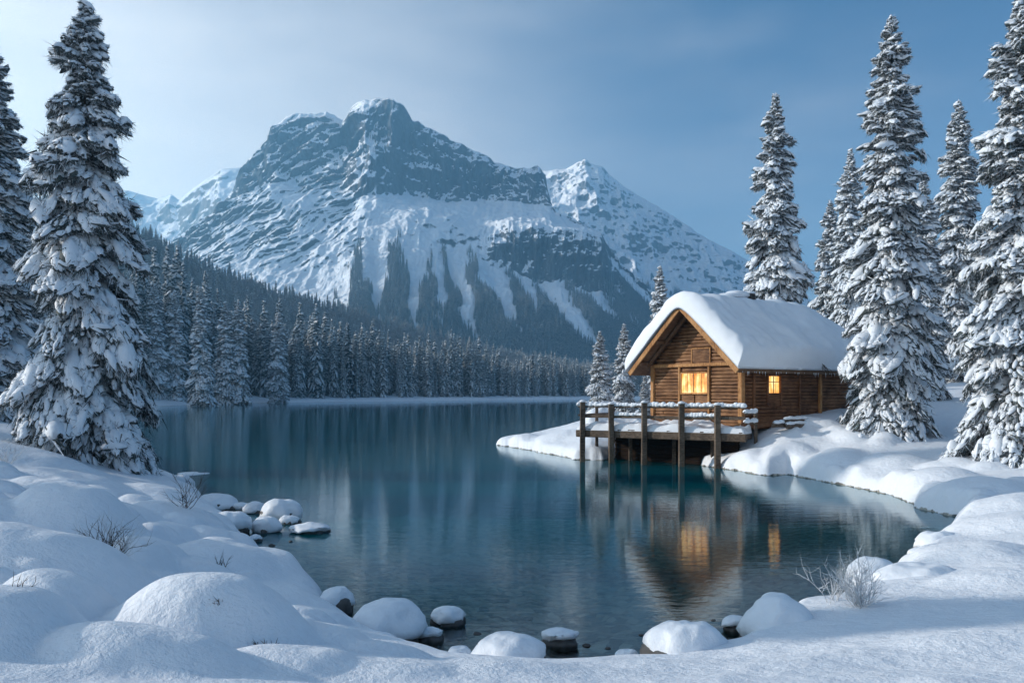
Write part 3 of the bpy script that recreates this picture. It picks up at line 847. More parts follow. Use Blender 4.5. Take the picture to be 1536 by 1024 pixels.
hero = tree_meshes(11, H=14.6, R0=2.55, nb=330, dens=34, droop=.72, blades=26, load=.44, power=.55, cl=.088, irregular=.34, nr=5, ns=8, frost=.34, snow=.76, maxc=90)
place_tree(hero, atpx(126, 25.6), 25.6, tipscale(126, 0, 25.6, 14.6), 0.4, "big snow laden spruce at the left on the near bank, lowest boughs buried in snow", None, .75)
slim = tree_meshes(23, H=17.6, R0=1.95, nb=450, dens=32, droop=.68, blades=20, load=.16, power=.50, cl=.082, irregular=.28, snow=.88, frost=.5, maxc=64)
slim2 = tree_meshes(29, H=17.0, R0=2.0, nb=420, dens=30, droop=.68, blades=20, load=.24, power=.55, cl=.088, irregular=.30, snow=.88, frost=.5, maxc=64)
broad = tree_meshes(37, H=17.0, R0=2.4, nb=380, dens=26, droop=.62, blades=17, load=.2, power=.6, cl=.10, irregular=.28, snow=.88, frost=.5, maxc=60)
GR = "spruces on the cabin side of the lake"
place_tree(slim, atpx(1336, 36), 36, tipscale(1336, 24, 36, 17.6), 1.0, "tallest full spruce right beside the far end of the cabin wall", GR, .88)
place_tree(slim2, atpx(1530, 28.6), 28.6, tipscale(1530, -6, 28.6, 17.0), 2.2, "huge spruce cut off by the right edge, nearest to the water on that side", GR, .92)
place_tree(broad, atpx(1163, 60), 60, tipscale(1163, 140, 60, 17.0), .3, "lone conical spruce rising behind the cabin roof ridge", GR, .80)
place_tree(slim2, atpx(1276, 74), 74, tipscale(1276, 224, 74, 17.0), 4.0, "spruce behind the cabin just left of the tallest spruce", GR, .76)
place_tree(slim, atpx(1246, 80), 80, tipscale(1246, 300, 80, 17.6), 5.0, "lower spruce peeping out behind the cabin between two taller ones", GR, .85)
place_tree(slim2, atpx(1385, 46), 46, tipscale(1385, 262, 46, 17.0), .9, "spruce half hidden close behind the tallest spruce on its right", GR, .80)
place_tree(slim, atpx(1438, 62), 62, tipscale(1438, 150, 62, 17.6), 3.3, "slender spruce standing alone between the tallest spruce and the right edge one", GR, .88)
place_tree(broad, atpx(990, 55), 55, tipscale(990, 398, 55, 17.0), 2.0, "small spruce just left of the cabin gable, its tip above the eave", GR, .80)
place_tree(broad, atpx(900, 50.5), 50.5, tipscale(900, 496, 50.5, 17.0), 3.6, "little spruce nearest the lake behind the railing corner", GR, 1.0)
place_tree(broad, atpx(936, 52.5), 52.5, tipscale(936, 485, 52.5, 17.0), 5.4, "little spruce second from the lake behind the railing", GR, .95)
place_tree(broad, atpx(968, 51), 51, tipscale(968, 560, 51, 17.0), 1.4, "lowest little spruce tucked against the left cabin wall", GR, 1.2)
GL = "spruces on the near left bank"
place_tree(slim2, atpx(-14, 36), 36, tipscale(-14, 66, 36, 17.0), 3.0, "dark spruce cut by the left edge of the picture", GL, 1.05)
place_tree(slim, atpx(40, 62), 62, tipscale(40, 270, 62, 17.6), 1.0, "pale frosted spruce showing between the two trunks at the left edge", GL, .8)
for i, (px, d, s_) in enumerate([(1500, 70, .7), (1560, 55, .9), (1610, 42, 1.0), (1400, 90, .62), (1340, 95, .6), (1465, 84, .62)]):
    place_tree((slim2, slim)[i % 2], atpx(px, d), d, s_, i * 1.3,
               ["short spruce glimpsed behind the right edge tree", "tall spruce beyond the right edge", "wide spruce just outside the right edge", "dim low spruce seen between the two right hand spruces",
                "dim spruce hidden behind the tallest spruce", "dim low spruce right of the slender spruce"][i], "background spruces on the right bank", .95)
# trees outside the frame at the left, whose shadows lie on the foreground snow
for i, (x, y, s_) in enumerate([(-22.5, 27.5, 1.0), (-17, 13.2, .55), (-26, 18.5, .5)]):
    place_tree((slim2, hero, slim)[i % 3], x, y, s_, i * 2.0, ["tall spruce left of the picture beside the big snow laden one", "broad spruce left of the picture shading the foreground snow", "smallest spruce left of the picture farther from the lake"][i], "spruces outside the left edge")

# far shore forest
M_fn = M_far_needle
def far_tree(seed, mat=None):
    (Vt, Qt), G_, S_ = spruce(H=22, R0=2.3, nb=110, dens=2.2, seed=seed, droop=.45, blades=6, load=.1, power=.6, cl=.34, nr=2, ns=4, frost=.3 if mat else .62, maxc=8, snow=.4 if mat else .85, irregular=.28, bw=.14)
    V = np.concatenate([Vt, G_[0], S_[0]]); a = len(Vt); b_ = a + len(G_[0])
    Q = np.concatenate([Qt, G_[1] + a, S_[1] + b_])
    T = np.concatenate([G_[2] + a, S_[2] + b_])
    mi = np.concatenate([np.zeros(len(Qt)), np.zeros(len(G_[1])), np.ones(len(S_[1])), np.zeros(len(G_[2])), np.ones(len(S_[2]))])
    return npmesh("far_spruce", V, Q, T, (mat or M_far_needle, M_far_snow), mi, False)
FT = [far_tree(s) for s in (101, 102, 103, 104)]
M_dn = plain_mat("dark_spruce_needles", (0.014, 0.032, 0.042), 0.8, 0.1, 0.4, 0.3)  # darker, bluer needle colour, mainly for the mountain forest
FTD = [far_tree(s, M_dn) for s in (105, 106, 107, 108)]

# scatter on the hillside
N = 34000
u = rng.random(N); t = rng.uniform(.06, 3.05, N)
px, xx, yy, zz = sample_grid(PXh, Th, Xh, Dh, Zh2, u, t)
# even density on the ground: keep in proportion to cell area
keep = rng.random(N) < np.where(t < .9, .80, 1.0) * np.clip((yy / 800) ** 1.0 * 1.15, .32, 1) * np.where((px < -150) | (px > 1150), .25, 1)
px, xx, yy, zz, t = [a[keep] for a in (px, xx, yy, zz, t)]
hgt = (rng.normal(1.0, .22, len(px)).clip(.5, 1.6)) * (1 - .45 * sstep(.5, 1.2, t)) * (1 + .10 * sstep(.45, .2, t)) * np.interp(px, [0, 300, 450, 650, 870], [1.22, 1.15, .98, .80, .66])
shape = (fbm(xx / 60, yy / 60, oct=2, seed=9) > -.62) | (t < .8)
px, xx, yy, zz, t, hgt = [a[shape] for a in (px, xx, yy, zz, t, hgt)]
inview = (px > 195) & (px < 900)
front = t * 200 + np.where(inview, 0, 1e4)
order = np.argsort(front)
ind = order[:285]; rest = order[285:]
first = None
FL = "slender frosted spruce in the front rows of the forest along the far shore"
for k, i in enumerate(ind):
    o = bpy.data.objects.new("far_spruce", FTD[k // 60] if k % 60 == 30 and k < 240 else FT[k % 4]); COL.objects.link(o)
    s_ = hgt[i]
    o.location = (xx[i], yy[i], zz[i] - .4); o.rotation_euler = (0, 0, rng.random() * 6.28); w_ = s_ * rng.uniform(.52, .74); o.scale = (w_, w_, s_ * 1.04)
    tag(o, FL, "spruce tree", "front row spruces of the far shore forest")
# a few stand out at the left end of the far shore
for k, (px_, d_, tp, lab) in enumerate([(301, 222, 430, "tallest pointed spruce standing out at the left end of the far shore"),
        (232, 236, 425, "pale spruce at the far shore showing just right of the big left spruce"), (262, 240, 436, "spruce at the far shore left of the tallest pointed one"),
        (338, 250, 452, "far shore spruce just right of the tallest pointed one"), (358, 252, 450, "second far shore spruce right of the tallest pointed one"), (418, 290, 468, "tall thin far shore spruce a third of the way along")]):
    z_ = .6
    H_ = (HOR - tp) / F * d_ + CAMZ - z_
    e = place_tree((slim2, broad)[k % 2], atpx(px_, d_), d_, H_ / 17.0, k * 1.1, lab, "standout spruces on the far shore", .85, z=z_)

def scatter_stuff(name, x, y, z, s, label, PROTO):
    me = bpy.data.meshes.new(name)
    me.vertices.add(len(x)); me.vertices.foreach_set("co", np.stack([x, y, z], -1).astype(np.float32).ravel())
    a = me.attributes.new("size", 'FLOAT', 'POINT'); a.data.foreach_set("value", s.astype(np.float32))
    a = me.attributes.new("turn", 'FLOAT', 'POINT'); a.data.foreach_set("value", (rng.random(len(x)) * 6.28).astype(np.float32))
    a = me.attributes.new("kindno", 'INT', 'POINT'); a.data.foreach_set("value", rng.integers(0, 4, len(x)).astype(np.int32))
    o = link(name, me)
    ng_ = bpy.data.node_groups.new(name, 'GeometryNodeTree')
    ng_.interface.new_socket("Geometry", in_out='INPUT', socket_type='NodeSocketGeometry')
    ng_.interface.new_socket("Geometry", in_out='OUTPUT', socket_type='NodeSocketGeometry')
    N_ = ng_.nodes; K_ = ng_.links.new
    gi = N_.new('NodeGroupInput'); go = N_.new('NodeGroupOutput')
    iop = N_.new('GeometryNodeInstanceOnPoints'); join = N_.new('GeometryNodeGeometryToInstance')
    for src in PROTO[::-1]:
        oi = N_.new('GeometryNodeObjectInfo'); oi.inputs['Object'].default_value = src
        oi.transform_space = 'ORIGINAL'
        K_(oi.outputs['Geometry'], join.inputs[0])
    def attr(nm, ty):
        q = N_.new('GeometryNodeInputNamedAttribute'); q.data_type = ty; q.inputs['Name'].default_value = nm
        return q.outputs['Attribute']
    K_(gi.outputs[0], iop.inputs['Points']); K_(join.outputs[0], iop.inputs['Instance'])
    iop.inputs['Pick Instance'].default_value = True
    K_(attr("kindno", 'INT'), iop.inputs['Instance Index'])
    cs = N_.new('ShaderNodeCombineXYZ'); mw = N_.new('ShaderNodeMath'); mw.operation = 'MULTIPLY'; mw.inputs[1].default_value = .74
    sz = attr("size", 'FLOAT'); K_(sz, mw.inputs[0]); K_(mw.outputs[0], cs.inputs[0]); K_(mw.outputs[0], cs.inputs[1]); K_(sz, cs.inputs[2]); K_(cs.outputs[0], iop.inputs['Scale'])
    cx = N_.new('ShaderNodeCombineXYZ'); K_(attr("turn", 'FLOAT'), cx.inputs['Z']); K_(cx.outputs[0], iop.inputs['Rotation'])
    K_(iop.outputs[0], go.inputs[0])
    md = o.modifiers.new("scatter", 'NODES'); md.node_group = ng_
    return tag(o, label, "forest", None, 'stuff')
def protos(meshes):
    r = []
    for me in meshes: r.append([o for o in bpy.data.objects if o.data is me][0])
    return r
scatter_stuff("far_forest", xx[rest], yy[rest], zz[rest] - .4, hgt[rest], "dense frosted conifer forest covering the hillside behind the far shore", protos(FT))
# forest on the mountain foot
N = 90000
u = rng.random(N); t = rng.uniform(.35, 3.2, N)
px, xx, yy, zz = sample_grid(PXm, Tm, Xm, Dm2, Zm2, u, t)
py = HOR - (zz - CAMZ) / yy * F
keep = (py > forest_mask(px, py) - 3 + np.abs(rng.normal(0, 14, N))) & (rng.random(N) < np.where(t < 1.3, .62, .30))
u = rng.random(16000); t = rng.uniform(.25, 1.6, 16000)
p2, x2, y2, z2 = sample_grid(PXr, Tr, Xr, Dr2, Zr2, u, t)
q2 = HOR - (z2 - CAMZ) / y2 * F
k2 = (q2 > 455 + 40 * fbm((p2 - .5 * (q2 - 400)) / 25, p2 * 0, oct=2, seed=77)) & (rng.random(16000) < .5)
ax = np.concatenate([xx[keep], x2[k2]]); ay = np.concatenate([yy[keep], y2[k2]]); az_ = np.concatenate([zz[keep], z2[k2]])
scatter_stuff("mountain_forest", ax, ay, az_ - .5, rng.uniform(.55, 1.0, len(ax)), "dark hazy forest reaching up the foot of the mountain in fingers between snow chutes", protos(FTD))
print("forest", len(rest), len(ax))

# ------------------------------------------------------------------ log cabin
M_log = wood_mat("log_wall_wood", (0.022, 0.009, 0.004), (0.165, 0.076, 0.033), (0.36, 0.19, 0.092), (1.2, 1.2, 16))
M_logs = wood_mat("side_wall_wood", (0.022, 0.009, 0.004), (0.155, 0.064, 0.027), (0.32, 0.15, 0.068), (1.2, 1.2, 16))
M_beam = wood_mat("timber_trim", (0.12, 0.05, 0.018), (0.38, 0.18, 0.065), (0.55, 0.30, 0.13), (6, 6, 2))
M_soffit = wood_mat("soffit_boards", (0.05, 0.028, 0.016), (0.15, 0.085, 0.05), (0.24, 0.15, 0.09), (2, 14, 2))
M_deckw = wood_mat("weathered_deck_wood", (0.03, 0.022, 0.017), (0.10, 0.072, 0.052), (0.20, 0.15, 0.11), (3, 3, 8))
M_dark = plain_mat("dark_backing", (0.02, 0.012, 0.008), 0.9, 0.1)
M_metal = plain_mat("sooty_chimney_stone", (0.05, 0.045, 0.043), 0.85, 0.2, 0.5, 8)

def pane_material(name, k):
    m, n, l, b = newmat(name)
    n.remove(b)
    o = n['Material Output']
    t = texn(n, l, 1.0, 3, 0.5, 'Object', mscale=(7, 7, 1.2)); t2 = texn(n, l, 2.6, 3, 0.5, 'Object')
    ad = n.new("ShaderNodeMath"); ad.operation = 'MULTIPLY_ADD'; ad.inputs[1].default_value = 0.5
    h = n.new("ShaderNodeMath"); h.operation = 'MULTIPLY'; h.inputs[1].default_value = 0.5
    l.new(t.outputs[0], ad.inputs[0]); l.new(t2.outputs[0], h.inputs[0]); l.new(h.outputs[0], ad.inputs[2])
    c = ramp(n, l, ad.outputs[0], [(0.36, (0.55, 0.17, 0.03)), (0.50, (0.95, 0.42, 0.10)), (0.62, (1.0, 0.74, 0.34))])
    e = n.new("ShaderNodeEmission"); e.inputs['Strength'].default_value = k
    l.new(c.outputs[0], e.inputs['Color'])
    g_ = n.new("ShaderNodeBsdfGlossy"); g_.inputs['Roughness'].default_value = 0.05
    mx_ = n.new("ShaderNodeMixShader"); mx_.inputs[0].default_value = 0.06
    l.new(e.outputs[0], mx_.inputs[1]); l.new(g_.outputs[0], mx_.inputs[2]); l.new(mx_.outputs[0], o.inputs['Surface'])
    return m
M_pane = pane_material("lamplit_window_pane", 1.25)

ZB = 1.6
CX, CY, ROT = 10.1, 38.0, math.radians(35)
cab = empty("log_cabin", (CX, CY, ZB), ROT)
tag(cab, "small log cabin with thick snow on its steep roof and warm lit windows", "cabin")
WD, LN = 5.5, 8.6
RK, RT = 0.90, 5.52               # roof pitch (rise per metre) and underside height at the ridge
def roofz(y): return RT - abs(y - WD / 2) * RK
def part(mb, name, mat, parent=None): return mb.build(name, mat, parent or cab)
WIN = (1.87, 3.62, 1.62, 2.56)
# gable wall of logs (plane x = 0, facing -x)
mb = MB(); z = 0.0; k = 0
while z < RT - .1:
    h = random.uniform(.135, .185)
    zc = z + h / 2
    y0, y1 = 0.05, WD - .05
    if zc > roofz(0): hw = (RT - zc - .07) / RK; y0, y1 = WD / 2 - hw, WD / 2 + hw
    segs = [(y0, y1)]
    if WIN[2] - .5 < zc < WIN[3] + .06: segs = [(y0, WIN[0] - .1), (WIN[1] + .1, y1)]
    if 1.05 < zc < WIN[2] - .5: pass
    for (a_, b_) in segs:
        if b_ - a_ < .05: continue
        cuts = [a_, b_]
        if b_ - a_ > 1.8 and random.random() < .5: cuts = [a_, random.uniform(a_ + .6, b_ - .6), b_]
        for q0, q1 in zip(cuts[:-1], cuts[1:]):
            off = random.uniform(-.02, .015)
            mb.box((.02 + off, (q0 + q1) / 2, zc), (.17, q1 - q0 - .008, h - .020), bev=.055, jit=.005)
    z += h
part(mb, "gable_wall", M_log)
# far gable
mb = MB(); z = 0
while z < RT - .1:
    h = .17; zc = z + h / 2; y0, y1 = .12, WD - .12
    if zc > roofz(0): hw = (RT - zc - .07) / RK; y0, y1 = WD / 2 - hw, WD / 2 + hw
    if y1 - y0 > .05: mb.box((LN - .02, (y0 + y1) / 2, zc), (.17, y1 - y0, h - .012), bev=.045)
    z += h
part(mb, "back_gable_wall", M_log)
# side walls
SW = (1.63, 2.47, 1.62, 2.37); DR = (4.2, 5.0, .35, 2.35)
def side(yc, openings, name):
    mb = MB(); z = 0
    while z < roofz(0) - .18:
        h = random.uniform(.135, .185); zc = z + h / 2
        segs = [(.1, LN - .1)]
        for (a_, b_, c_, d_) in openings:
            if c_ - .02 < zc < d_ + .05:
                ns_ = []
                for (p, q) in segs:
                    if p < a_ < q: ns_ += [(p, a_ - .06), (b_ + .06, q)]
                    else: ns_.append((p, q))
                segs = ns_
        for (p, q) in segs:
            cuts = sorted([p, q] + [random.uniform(p + .5, q - .5) for _ in range(int((q - p) / 2.6))])
            for q0, q1 in zip(cuts[:-1], cuts[1:]):
                mb.box(((q0 + q1) / 2, yc + random.uniform(-.018, .018), zc), (q1 - q0 - .008, .17, h - .020), bev=.055, jit=.005)
        z += h
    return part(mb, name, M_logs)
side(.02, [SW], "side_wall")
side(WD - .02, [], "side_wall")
# inner dark lining closes the gaps between logs
mb = MB()
T0 = roofz(0) - .12
for (c, sz) in (((.16, WD / 2, T0 / 2), (.06, WD - .3, T0)), ((LN - .16, WD / 2, T0 / 2), (.06, WD - .3, T0)), ((LN / 2, .16, T0 / 2), (LN - .4, .05, T0)), ((LN / 2, WD - .16, T0 / 2), (LN - .4, .05, T0))):
    mb.box(c, sz)
for xx_ in (.17, LN - .17):
    V = [(xx_ - .03, .2, T0), (xx_ - .03, WD - .2, T0), (xx_ - .03, WD / 2, RT - .2), (xx_ + .03, .2, T0), (xx_ + .03, WD - .2, T0), (xx_ + .03, WD / 2, RT - .2)]
    mb.add(V, [(0, 3, 5, 2), (1, 2, 5, 4)], [(0, 2, 1), (3, 4, 5)])
part(mb, "wall_lining", M_dark)
# trim on the gable
mb = MB(); mb.box((-.13, WD / 2, 2.92), (.13, WD + .1, .15), jit=.003); part(mb, "tie_beam", M_beam)
for y in (WIN[0] - .04, WIN[1] + .04):
    mb = MB(); mb.box((-.11, y, 1.42), (.10, .11, 2.84), jit=.003); part(mb, "wall_post", M_beam)
for (x, y) in ((-.03, .03), (-.03, WD - .03), (LN + .02, .03), (LN + .02, WD - .03)):
    mb = MB(); mb.box((x, y, 1.5), (.24, .24, 3.0), bev=.03, jit=.004); part(mb, "corner_post", M_beam)
mb = MB()   # second post line just round the corner
mb.box((.62, -.13, 1.5), (.12, .10, 2.85)); part(mb, "wall_post", M_logs)
mb = MB(); mb.box((5.35, -.14, 1.5), (.16, .13, 2.85)); part(mb, "wall_post", M_beam)
mb = MB(); mb.box((3.85, -.12, 1.45), (.10, .08, 2.7)); part(mb, "wall_post", M_logs)
mb = MB(); mb.box((LN / 2, -.13, .38), (LN + .3, .24, .20), bev=.05, jit=.004); mb.box((LN / 2, -.19, .20), (LN + .4, .28, .20), bev=.05, jit=.004); part(mb, "sill_log", M_logs)
mb = MB(); mb.box((LN / 2, -.11, T0 - .05), (LN, .10, .16)); part(mb, "eave_beam", M_logs)
# gable window with panels below it
wi = part((lambda m_: (m_.box((-.10, WIN[0] + .04, 2.09), (.08, .07, .94)), m_.box((-.10, WIN[1] - .04, 2.09), (.08, .07, .94)), m_.box((-.10, 2.745, WIN[3] + .005), (.09, 1.66, .07)),
     m_.box((-.11, 2.745, WIN[2] - .03), (.12, 1.66, .07)), m_)[-1])(MB()), "window", M_beam)
mb = MB(); mb.box((-.03, 2.745, 2.09), (.02, 1.70, .92), bev=.002); mb.build("pane", M_pane, wi)
mb = MB(); mb.box((-.075, 2.80, 2.09), (.04, .045, .86)); mb.box((-.07, 2.33, 2.09), (.03, .022, .86)); mb.box((-.07, 3.2, 2.09), (.03, .022, .86)); mb.build("mullion", M_beam, wi)
mb = MB()
for (y0, y1) in ((WIN[0], 2.72), (2.76, WIN[1])): mb.box((-.04, (y0 + y1) / 2, 1.27), (.06, y1 - y0 - .02, .58), bev=.015)
mb.build("lower_panel", M_log, wi)
# attic shutter
sh = part((lambda m_: (m_.box((-.08, 1.78, 3.35), (.07, .08, .72)), m_.box((-.08, 2.90, 3.35), (.07, .08, .72)), m_.box((-.085, 2.34, 3.68), (.07, 1.04, .07)), m_)[-1])(MB()), "attic_shutter", M_beam)
mb = MB(); mb.box((-.075, 2.34, 3.34), (.04, 1.03, .60)); mb.build("shutter_board", M_log, sh)
# side window
wi = part((lambda m_: (m_.box((SW[0] - .04, -.10, 1.85), (.10, .08, 1.6)), m_.box((SW[1] + .04, -.10, 1.85), (.10, .08, 1.6)), m_.box((2.05, -.105, SW[3] + .06), (.80, .09, .09)), m_.box((2.05, -.11, SW[2] - .03), (.80, .12, .07)), m_)[-1])(MB()), "window", M_logs)
mb = MB(); mb.box((2.05, -.02, 2.0), (.84, .02, .76), bev=.002); mb.build("pane", M_pane, wi)
mb = MB(); mb.box((2.05, -.05, 2.0), (.035, .03, .74)); mb.box((2.05, -.048, 2.12), (.8, .02, .03)); mb.build("mullion", M_logs, wi)
mb = MB(); mb.box((2.05, -.07, 1.28), (.78, .05, .56), bev=.015); mb.build("lower_panel", M_logs, wi)

# roof
X0, X1, OV, TH = -1.0, LN + .85, .62, .14
mb = MB()
for sg in (-1, 1):
    yc = WD / 2; ye = yc + sg * (WD / 2 + OV)
    zr, ze = RT, roofz(ye)
    V = [(X0, yc, zr), (X1, yc, zr), (X1, ye, ze), (X0, ye, ze)]
    V += [(x, y, z + TH / math.cos(math.atan(RK))) for x, y, z in V]
    Q = [(0, 1, 2, 3), (4, 7, 6, 5), (0, 3, 7, 4), (1, 5, 6, 2), (3, 2, 6, 7)]
    if sg < 0: Q = [q[::-1] for q in Q]
    mb.add(V, [q[::-1] for q in Q])
roof = part(mb, "roof", M_soffit)
for sg in (-1, 1):
    mb = MB(); yc = WD / 2; ye = yc + sg * (WD / 2 + OV)
    mb.bar((X0 - .035, yc - sg * .02, RT + .06), (X0 - .035, ye, roofz(ye) + .06), .07, .24, bev=.012)
    mb.build("barge_board", M_beam, roof)
    mb = MB(); mb.bar((X0 + .55, yc, RT - .22), (X0 + .55, yc + sg * 2.7, roofz(yc + sg * 2.7) - .18), .10, .13); mb.build("truss_brace", M_soffit, roof)
for y in (WD / 2, 1.2, WD - 1.2, .1, WD - .1):
    mb = MB(); mb.box((X0 / 2 + .05, y, roofz(y) - .11), (abs(X0) + .1 - .02, .14, .16), bev=.02); mb.build("purlin", M_soffit, roof)
# roof snow: thick rounded blanket
nu, nv = 90, 110
uu = np.linspace(0, 1, nu); vv = np.linspace(-1, 1, nv)
uu = .5 - .5 * np.cos(np.pi * uu); vv = np.sin(vv * np.pi / 2)
U_, V_ = np.meshgrid(uu, vv, indexing='ij')
Lx0, Lx1, hwid = X0 - .16, X1 + .1, WD / 2 + OV + .14
def snow_blanket():
    x = Lx0 + (Lx1 - Lx0) * U_; yl = hwid * V_
    ax_ = np.abs(yl); base = RT + .17 - RK * (np.sqrt(ax_ ** 2 + .42 ** 2) - .30)
    ed = np.minimum(np.minimum((x - Lx0) / .42, (Lx1 - x) / .6), (hwid - ax_) / .38)
    ed = np.sqrt(1 - (1 - np.clip(ed, 0, 1)) ** 2)
    th = .70 + .17 * fbm(x * .8, yl * .8, oct=3, seed=201) + .06 * fbm(x * 3, yl * 3, oct=2, seed=203)
    th = th * (1 - .35 * sstep(LN - 2.2, LN + .6, x))
    nz_ = 1 / math.sqrt(1 + RK * RK); ny_ = RK * nz_ * np.clip(yl / .5, -1, 1)
    bot = base - .02
    wob = .05 * fbm(x * 2.2, yl * 2.2, oct=3, seed=205) * (1 - ed)
    top = np.stack([x - .05 * (1 - uu[:, None]) * 0, yl + ny_ * th * ed * .8 + np.sign(yl) * wob, base + nz_ * th * ed * 1.22 - .55 * sstep(LN - 1.2, LN + .7, x) * np.exp(-(ax_ / 1.1) ** 2)], -1)
    bt = np.stack([x, yl, bot - .10 * (1 - ed)], -1)
    top[..., 1] += WD / 2; bt[..., 1] += WD / 2
    n_ = nu * nv; I = np.arange(n_).reshape(nu, nv)
    Q = np.stack([I[:-1, :-1], I[1:, :-1], I[1:, 1:], I[:-1, 1:]], -1).reshape(-1, 4)
    Q2 = Q[:, ::-1] + n_
    rim = np.concatenate([I[0, :], I[1:, -1], I[-1, -2::-1], I[-2:0:-1, 0]])
    nx_ = np.roll(rim, -1)
    Q3 = np.stack([rim, nx_, nx_ + n_, rim + n_], -1)
    return np.concatenate([top.reshape(-1, 3), bt.reshape(-1, 3)]), np.concatenate([Q, Q2, Q3])
V, Q = snow_blanket()
link("roof_snow", npmesh("roof_snow", V, Q, None, (M_snow_roof,), None, True), roof)
# chimney stub drowned in snow near the ridge
mb = MB(); mb.box((3.45, WD / 2 - .35, RT + .42), (.36, .36, .98), bev=.05, jit=.02); ch = mb.build("chimney", M_metal, roof)
V, Q = blobs(np.array([[3.0, WD / 2 + .1, RT + .80], [3.45, WD / 2 - .30, RT + .93], [2.5, WD / 2 + .1, RT + .72]]), np.array([[1., 0, 0]] * 3), np.array([[.75, .6, .28], [.26, .26, .12], [.8, .6, .2]]), 5, 10, 16, .02)
link("chimney_snow", npmesh("chimney_snow", V, Q, None, (M_snow_roof,), None, True), ch)
# ragged dark fir sprig caught at the eave
def twigs(n_, L_, seed, spread=1.0, rad=.012, levels=3, up=1.0, droop=0.0, kids=(3, 5)):
    r = np.random.default_rng(seed); P_, R_ = [], []
    def grow(p, d, ln, rd, lv):
        K = 5; pts = [p]; dd = d.copy(); q = p.copy()
        for i in range(K - 1):
            dd = dd + r.normal(0, .13, 3); dd[2] += .05 * up - droop; dd /= np.linalg.norm(dd)
            q = q + dd * ln / (K - 1); pts.append(q.copy())
        P_.append(pts); R_.append(rd * np.linspace(1, .45 if lv else .2, K))
        if lv > 0:
            for _ in range(r.integers(*kids)):
                i = r.integers(1, K); b_ = pts[i]
                nd = dd + r.normal(0, .55, 3) * spread; nd[2] = abs(nd[2]) * .8 * up + .1 * up if up > 0 else nd[2]; nd /= np.linalg.norm(nd)
                grow(b_, nd, ln * r.uniform(.45, .75), rd * .6, lv - 1)
    for i in range(n_):
        a_ = r.uniform(0, 6.28); e_ = r.uniform(.25, 1.1) * spread
        d = np.array([math.cos(a_) * math.sin(e_), math.sin(a_) * math.sin(e_), math.cos(e_) * (1 if up > 0 else -1)])
        grow(np.array([r.normal(0, .04), r.normal(0, .04), -.06]), d, L_ * r.uniform(.6, 1.0), rad, levels - 1)
    Pn = np.array(P_); Rn = np.array(R_)
    return tubes(Pn, Rn, Rn, 4)
V, Q = twigs(10, .42, 3, 1.3, .014, 3, up=-1, droop=.15)
sp_ = link("caught_branch", npmesh("caught_branch", V, Q, None, (M_twig,), None, False), cab, (4.55, -.78, 3.05))

mb = MB()
for k in range(46):
    x = random.uniform(X0 + .1, X1 - .2); ln = random.uniform(.05, .26) * random.choice((.5, 1, 1))
    a_ = np.arange(5) / 5 * 6.283; r_ = random.uniform(.010, .02); yb, zb = -OV - .05, roofz(-OV) + .06
    V = [(x + r_ * math.cos(q), yb + r_ * math.sin(q), zb) for q in a_] + [(x, yb, zb - ln)]
    mb.add(V, None, [(i, 5, (i + 1) % 5) for i in range(5)], True)
mb.build("icicles", M_snow, roof)

# timbers and drift lying by the side wall
def logpile():
    e = empty("timber_stack", (12.2, 37.6, gz(12.2, 37.6)), ROT)
    tag(e, "few snow covered timbers lying low along the cabin side wall", "timber stack")
    for i, (x, y, z, ln) in enumerate([(0, 0, .10, 2.6), (.3, -.28, .06, 2.2), (.2, -.12, .26, 1.9)]):
        mb = MB(); mb.box((x, y, z), (ln, .2, .18), bev=.06, rz=.06 * (i - 1), jit=.004); lg = mb.build("timber", M_deckw, e)
        n_ = 9; C_ = np.stack([np.linspace(x - ln * .4, x + ln * .4, n_), np.full(n_, y), np.full(n_, z + .12)], -1) + rng.normal(0, .015, (n_, 3))
        V, Q = blobs(C_, np.tile([1., 0, 0], (n_, 1)), np.tile([.24, .13, .10], (n_, 1)) * rng.uniform(.8, 1.2, (n_, 1)), 7 + i, 6, 10, .04)
        link("timber_snow", npmesh("timber_snow", V, Q, None, (M_snow_roof,), None, True), lg)
logpile()

# ------------------------------------------------------------------ deck on posts
DZ = 1.55
A_, B_ = np.array((3.15, 41.0)), np.array((9.75, 36.6))
A2, B2 = np.array((5.2, 44.4)), np.array((10.35, 37.6))
deck = empty("lakeside_deck", (float(A_[0]), float(A_[1]), 0))
tag(deck, "weathered timber deck on posts over the water with a snowy railing", "deck")
def dl(p, z=0.0): return np.array([p[0] - A_[0], p[1] - A_[1], z])
def lerp(a, b, t): return a * (1 - t) + b * t
mb = MB(); nbd = 46
for i in range(nbd):
    t0 = (i + .5) / nbd; wd_ = np.linalg.norm(B_ - A_) / nbd
    mb.bar(dl(lerp(A_, B_, t0) * 1.0 - (lerp(A2, B2, t0) - lerp(A_, B_, t0)) * random.uniform(.0, .02), DZ - .025), dl(lerp(A2, B2, t0), DZ - .025), wd_ - .012, .05, bev=.006)
mb.build("deck_boards", M_deckw, deck)
fd = (B_ - A_) / np.linalg.norm(B_ - A_)
mb = MB(); mb.bar(dl(A_ - fd * .12, DZ - .225), dl(B_ + fd * .15, DZ - .225), .16, .34, bev=.03); mb.build("front_beam", M_deckw, deck)
mb = MB(); mb.bar(dl(A_, DZ - .19), dl(A2, DZ - .19), .10, .22, bev=.02); mb.bar(dl(B_, DZ - .19), dl(B2, DZ - .19), .10, .22, bev=.02)
mb.bar(dl(lerp(A_, A2, .45), DZ - .2), dl(lerp(B_, B2, .6), DZ - .2), .12, .22, bev=.02)
for q in (.25, .5, .75): mb.bar(dl(lerp(A_, B_, q), DZ - .2), dl(lerp(A2, B2, q), DZ - .2), .09, .2, bev=.02)
mb.build("under_beam", M_deckw, deck)
